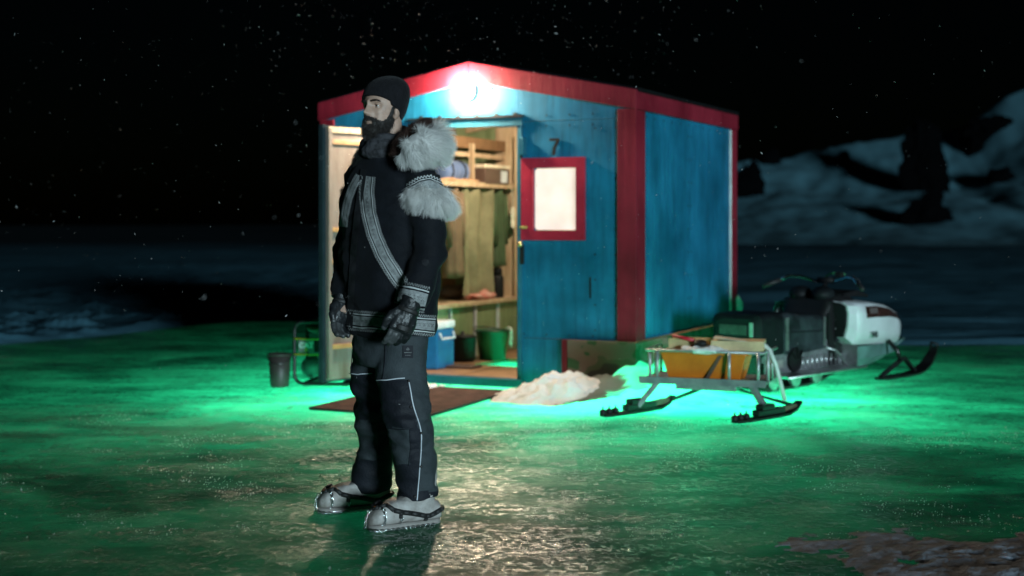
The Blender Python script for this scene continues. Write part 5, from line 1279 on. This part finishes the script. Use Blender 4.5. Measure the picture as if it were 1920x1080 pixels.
if all(lo):
    mb.add(lo, [(u * 8 + v, u * 8 + v + 1, u * 8 + v + 9, u * 8 + v + 8) for u in range(6) for v in range(7)]); bd = bput(mb, 'badge', M['tr_black'], trs, fix=False)
    mk = MB()
    def tick(x0, y0, x1, y1, w_=.5):
        q = [cast(TB, a, b_, .0055) for a, b_ in ((x0, y0 - w_), (x1, y1 - w_), (x1, y1 + w_), (x0, y0 + w_))]
        if all(q): mk.add(q, [(0, 1, 2, 3)])
    for k_ in range(6): tick(758 + k_ * 2.2, 661 + (k_ % 2) * .8, 759.6 + k_ * 2.2, 660.4 + ((k_ + 1) % 2) * .8)
    for k_ in range(3): tick(760 + k_ * 3.4, 666, 762 + k_ * 3.4, 666, .35)
    tick(762, 655, 764.5, 652, .5); tick(764.5, 652, 767, 655, .5); tick(762, 656, 767, 656, .4)
    bput(mk, 'badge_mark', M['band'], bd, fix=False)

# --- boots with ice cleats -------------------------------------------
M['boot'] = mat('white_rubber_boot', (.47, .45, .43), .55, vscale=9, var=.35, bump=.15, bscale=60, col2=(.22, .19, .17)); M['sole'] = mat('boot_sole', (.30, .28, .26), .7)
def boot(o, f):
    l = Vector((-f.y, f.x, 0)); W = lambda a, b_, c_: o + f * a + l * b_ + Vector((0, 0, c_))
    mb = MB(); prof = [(-.138, .026, .07), (-.125, .042, .095), (-.085, .050, .115), (-.03, .052, .125), (.03, .054, .125), (.08, .060, .118), (.13, .060, .104), (.165, .050, .085), (.186, .030, .062), (.192, .012, .045)]
    rings = []
    for s_, h_, t_ in prof:
        ring = []
        for j in range(28):
            a = 2 * pi * j / 28; ca, sa = cos(a), sin(a); zz = .5 + .5 * math.copysign(abs(sa) ** .62, sa)
            ring.append(W(s_, math.copysign(abs(ca) ** .72, ca) * h_ * (1 if zz < .6 else 1 - .12 * (zz - .6)), .018 + (t_ - .018) * zz))
        rings.append(ring)
    mb.rings(rings); mb.tube([W(-.045, 0, .07), W(-.055, 0, .13), W(-.06, 0, .20), W(-.06, 0, .27)], [.055, .060, .062, .064], 24)
    me = remesh(mb, .0055, 3); folds(me, .004, (22, 22, 40), 4, lambda p: 1.0 if p[2] > .1 else .4); vv_ = getv(me).copy(); bo = put(me, 'boot', M['boot'])
    bv = BVHTree.FromPolygons([Vector(v) for v in vv_], [q.vertices[:] for q in me.polygons])
    mb = MB(); ol = [(-.142, .0), (-.135, .03), (-.11, .047), (-.05, .052), (.03, .055), (.09, .062), (.14, .060), (.175, .046), (.196, .018), (.199, 0)]
    ol = ol + [(a, -b_) for a, b_ in ol[-2:0:-1]]
    mb.rings([[W(a * .96, b_ * .95, z) for a, b_ in ol] for z in (.002, .02)]); bput(mb, 'sole', M['sole'], bo)
    def srf(s_, side, z, lift=.003):      # point on the boot's side at length s_, height z
        h = bv.ray_cast(W(s_, side * .3, z), -l * side); return h[0] + h[1] * lift if h[0] else None
    def topz(s_, y, lift=.003):
        h = bv.ray_cast(W(s_, y, .5), Vector((0, 0, -1))); return h[0] + h[1] * lift if h[0] else None
    def strap(pts, w_, name):
        pts = [p for p in pts if p]
        if len(pts) < 3: return
        mb = MB()
        for i in range(len(pts) - 1): mb.bar(pts[i], pts[i + 1], w_, .005, 0, (0, 0, 1)) if False else mb.tube([pts[i], pts[i + 1]], w_, 8)
        return bput(mb, name, M['rubber'], bo)
    for side in (1, -1):
        strap([srf(s_, side, z) for s_, z in ((-.134, .062), (-.12, .060), (-.095, .050), (-.07, .042), (-.05, .043), (-.02, .052), (.02, .062), (.06, .070), (.10, .082))] + [topz(.125, side * .035), topz(.15, side * .022), topz(.165, 0)], .0105, 'cleat_strap')
        strap([srf(.07, side, z) for z in (.072, .06, .048)], .0085, 'cleat_strap'); strap([srf(-.055, side, z) for z in (.044, .032, .024)], .0085, 'cleat_strap')
    strap([W(-.14, y, .064) for y in (-.026, -.01, .01, .026)], .0105, 'cleat_strap')
    def chain(pts, name='chain'):
        pts = [p for p in pts if p]; d_ = [0]
        if len(pts) < 2: return
        for i in range(1, len(pts)): d_.append(d_[-1] + (pts[i] - pts[i - 1]).length)
        nl = max(2, int(d_[-1] / .0115)); mb = MB(); A = np.array([tuple(p) for p in pts])
        for k_ in range(nl):
            t = (k_ + .5) / nl * d_[-1]; c_ = Vector([np.interp(t, d_, A[:, i]) for i in range(3)]); e_ = Vector([np.interp(min(t + .004, d_[-1]), d_, A[:, i]) for i in range(3)])
            u = (e_ - c_).normalized() if (e_ - c_).length > 1e-6 else f; q = u.cross(Vector((.3, .2, .9))).normalized()
            if k_ % 2: q = u.cross(q).normalized()
            mb.tube([c_ + u * .0088 * cos(a) + q * .0056 * sin(a) for a in np.linspace(0, 2 * pi, 8, endpoint=False)], .0022, 5, closed=True)
        return bput(mb, name, M['chrome'], bo)
    for side in (1, -1):
        chain([srf(.065, side, z, .004) for z in (.05, .04, .03, .022)] + [W(.06, side * .05, .006)])
        chain([srf(-.055, side, z, .004) for z in (.026, .02)] + [W(-.05, side * .046, .006)])
        chain([topz(.15, side * .02, .005)] + [srf(.14, side, z, .005) for z in (.085, .07, .055, .04, .025)] + [W(.13, side * .05, .006)])
        chain([W(s_, side * y, .004) for s_, y in ((-.10, .05), (-.05, .054), (.03, .058), (.09, .064), (.14, .062), (.18, .045), (.2, .015))])
    chain([topz(.168, 0, .005), W(.188, 0, .075), W(.200, 0, .05), W(.202, 0, .025), W(.198, 0, .006)])
    mb = MB()
    for s_, y in ((.17, .03), (.17, -.03), (.10, .045), (.10, -.045), (.06, 0), (-.05, .03), (-.05, -.03), (-.10, .02)):
        mb.rings([[W(s_ + r_ * cos(2 * pi * j / 6), y + r_ * sin(2 * pi * j / 6), z) for j in range(6)] for r_, z in ((.006, .010), (.0015, -.006))])
    bput(mb, 'cleat_spike', M['chrome'], bo)
    mb = MB(); p = topz(.155, .012, .007)
    if p: mb.ell(p, (.012, .007, .004), 10, 6); bput(mb, 'orange_tag', M['orange'], bo)
boot(NBo, nbf); boot(FBo, fbf)

# --- gloves ----------------------------------------------------------
M['glove'] = mat('black_leather', (.014, .016, .018), .42, vscale=14, var=.4, bump=.35, bscale=70, spec=.5); M['glove2'] = mat('grey_leather_finger', (.050, .054, .056), .5, vscale=14, var=.4, bump=.3, bscale=60)
def glove(Wp, h, e, cdir, thumb_sign=1, sc_=1.0):
    h = h.normalized(); e = (e - h * e.dot(h)).normalized(); c_ = (cdir - h * cdir.dot(h) - e * cdir.dot(e)).normalized()
    def el(cn, a, b_): return [cn + e * (a * cos(t)) + c_ * (b_ * sin(t)) for t in np.linspace(0, 2 * pi, 24, endpoint=False)]
    palm = MB(); palm.rings([el(Wp + h * t, a * sc_, b_ * sc_) for t, a, b_ in ((-.05, .046, .040), (-.01, .043, .036), (.02, .047, .034), (.055, .053, .031), (.085, .053, .027), (.10, .045, .018))])
    for k_, (o_, ln, r_, cu) in enumerate(((.037, .082, .0138, .35), (.0125, .090, .0142, .42), (-.0125, .084, .0138, .5), (-.036, .068, .0125, .58))):
        K = Wp + h * .086 + e * o_; pts = [K - h * .03, K]; ang_ = cu * .5; pos = K
        for j, fr_ in enumerate((.42, .32, .26)):
            d = h * cos(ang_) + c_ * sin(ang_) + e * (o_ * 1.2); pos = pos + d.normalized() * ln * fr_ * sc_; pts.append(pos); ang_ += cu
        palm.tube(pts, [r_ * sc_ * q for q in (1, 1.08, 1.0, .94, .72)], 12); palm.ell(pts[-1], (r_ * .8,) * 3, 10, 8); palm.ell(K - c_ * .006, (r_ * 1.15,) * 3, 10, 8)
    T0 = Wp + h * .02 + e * .035; tp = [T0, T0 + e * .022 * sc_ + h * .022 + c_ * .006, T0 + e * .034 * sc_ + h * .052 + c_ * .014, T0 + e * .030 * sc_ + h * .082 + c_ * .022]
    palm.tube(tp, [.022, .019, .0165, .012], 12); palm.ell(tp[-1], (.0125,) * 3, 10, 8)
    me = remesh(palm, .0042, 2); folds(me, .0035, (35, 35, 35), 4)
    for q in me.polygons:
        t = (q.center - Wp).dot(h); q.material_index = 1 if t > .10 and (q.center - Wp).dot(e) > -.004 else 0
    ids = [q.material_index for q in me.polygons]; o_ = put(me, 'glove', [M['glove'], M['glove2']]); me.polygons.foreach_set('material_index', ids)
    mb = MB(); mb.rings([el(Wp + h * t, a, b_) for t, a, b_ in ((-.004, .0455, .0385), (.0, .048, .041), (.012, .048, .041), (.016, .0455, .038))]); bput(mb, 'wrist_strap', M['rubber'], o_)
    mb = MB(); mb.rings([el(Wp + h * t - c_ * .012, a, .022) for t, a in ((.068, .03), (.074, .034), (.088, .034), (.092, .03))]); bput(mb, 'knuckle_guard', M['rubber'], o_)
glove(P(766, 580, 5.79), P(744, 640, 5.77) - P(766, 580, 5.79), Vector((-.93, -.36, -.05)), Vector((-.3, .95, 0)))
glove(P(642, 566, 6.12), P(634, 620, 6.08) - P(642, 566, 6.12), Vector((-.55, -.83, 0)), Vector((.83, -.4, 0)))

# ------------------------------------------------------------------ falling snow
M['flake'] = mat('snowflake', (.55, .55, .55), .6, bump=0, var=.02, trans=.5, spec=.3)
r = np.random.default_rng(77); V = []; Fq = []
def flakes(n, lo, hi, s0, s1):
    for k_ in range(n):
        c_ = r.uniform(lo, hi); sz = r.uniform(s0, s1) * (1 if r.random() < .88 else 1.7); a = r.normal(0, 1, 3); a /= np.linalg.norm(a); b_ = np.cross(a, r.normal(0, 1, 3)); b_ /= np.linalg.norm(b_); n_ = np.cross(a, b_)
        el_ = r.choice([1, 1.3, 2.2, 3.4]); k0 = len(V)
        for q in (a * el_, b_ * .8, -a * el_ * .9, -b_ * .8, n_ * .45, -n_ * .45): V.append(tuple(c_ + q * sz))
        for i in range(4): Fq.append((k0 + i, k0 + (i + 1) % 4, k0 + 4)); Fq.append((k0 + (i + 1) % 4, k0 + i, k0 + 5))
flakes(1500, (-5.2, 6.0, .5), (.6, 12.5, 4.2), .0008, .0019)
flakes(220, (-1.8, 8.2, 2.2), (1.4, 11.6, 4.4), .0008, .0021)
flakes(260, (-2.2, 4.2, .3), (1.0, 7.2, 2.6), .0012, .0024)
flakes(420, (-2.0, 9.6, 2.3), (1.3, 11.2, 3.4), .0008, .0022)  # extra flakes added round the door lamp to suggest its glow
flakes(350, (.3, 5, .3), (4.5, 11, 3.2), .0010, .0024)
flakes(110, (-2.2, 2.6, .4), (1.6, 4.6, 2.6), .0010, .0018)
mb = MB(); mb.add(V, Fq); kind(mb.build('snowflakes', M['flake'], fix=False), 'stuff')
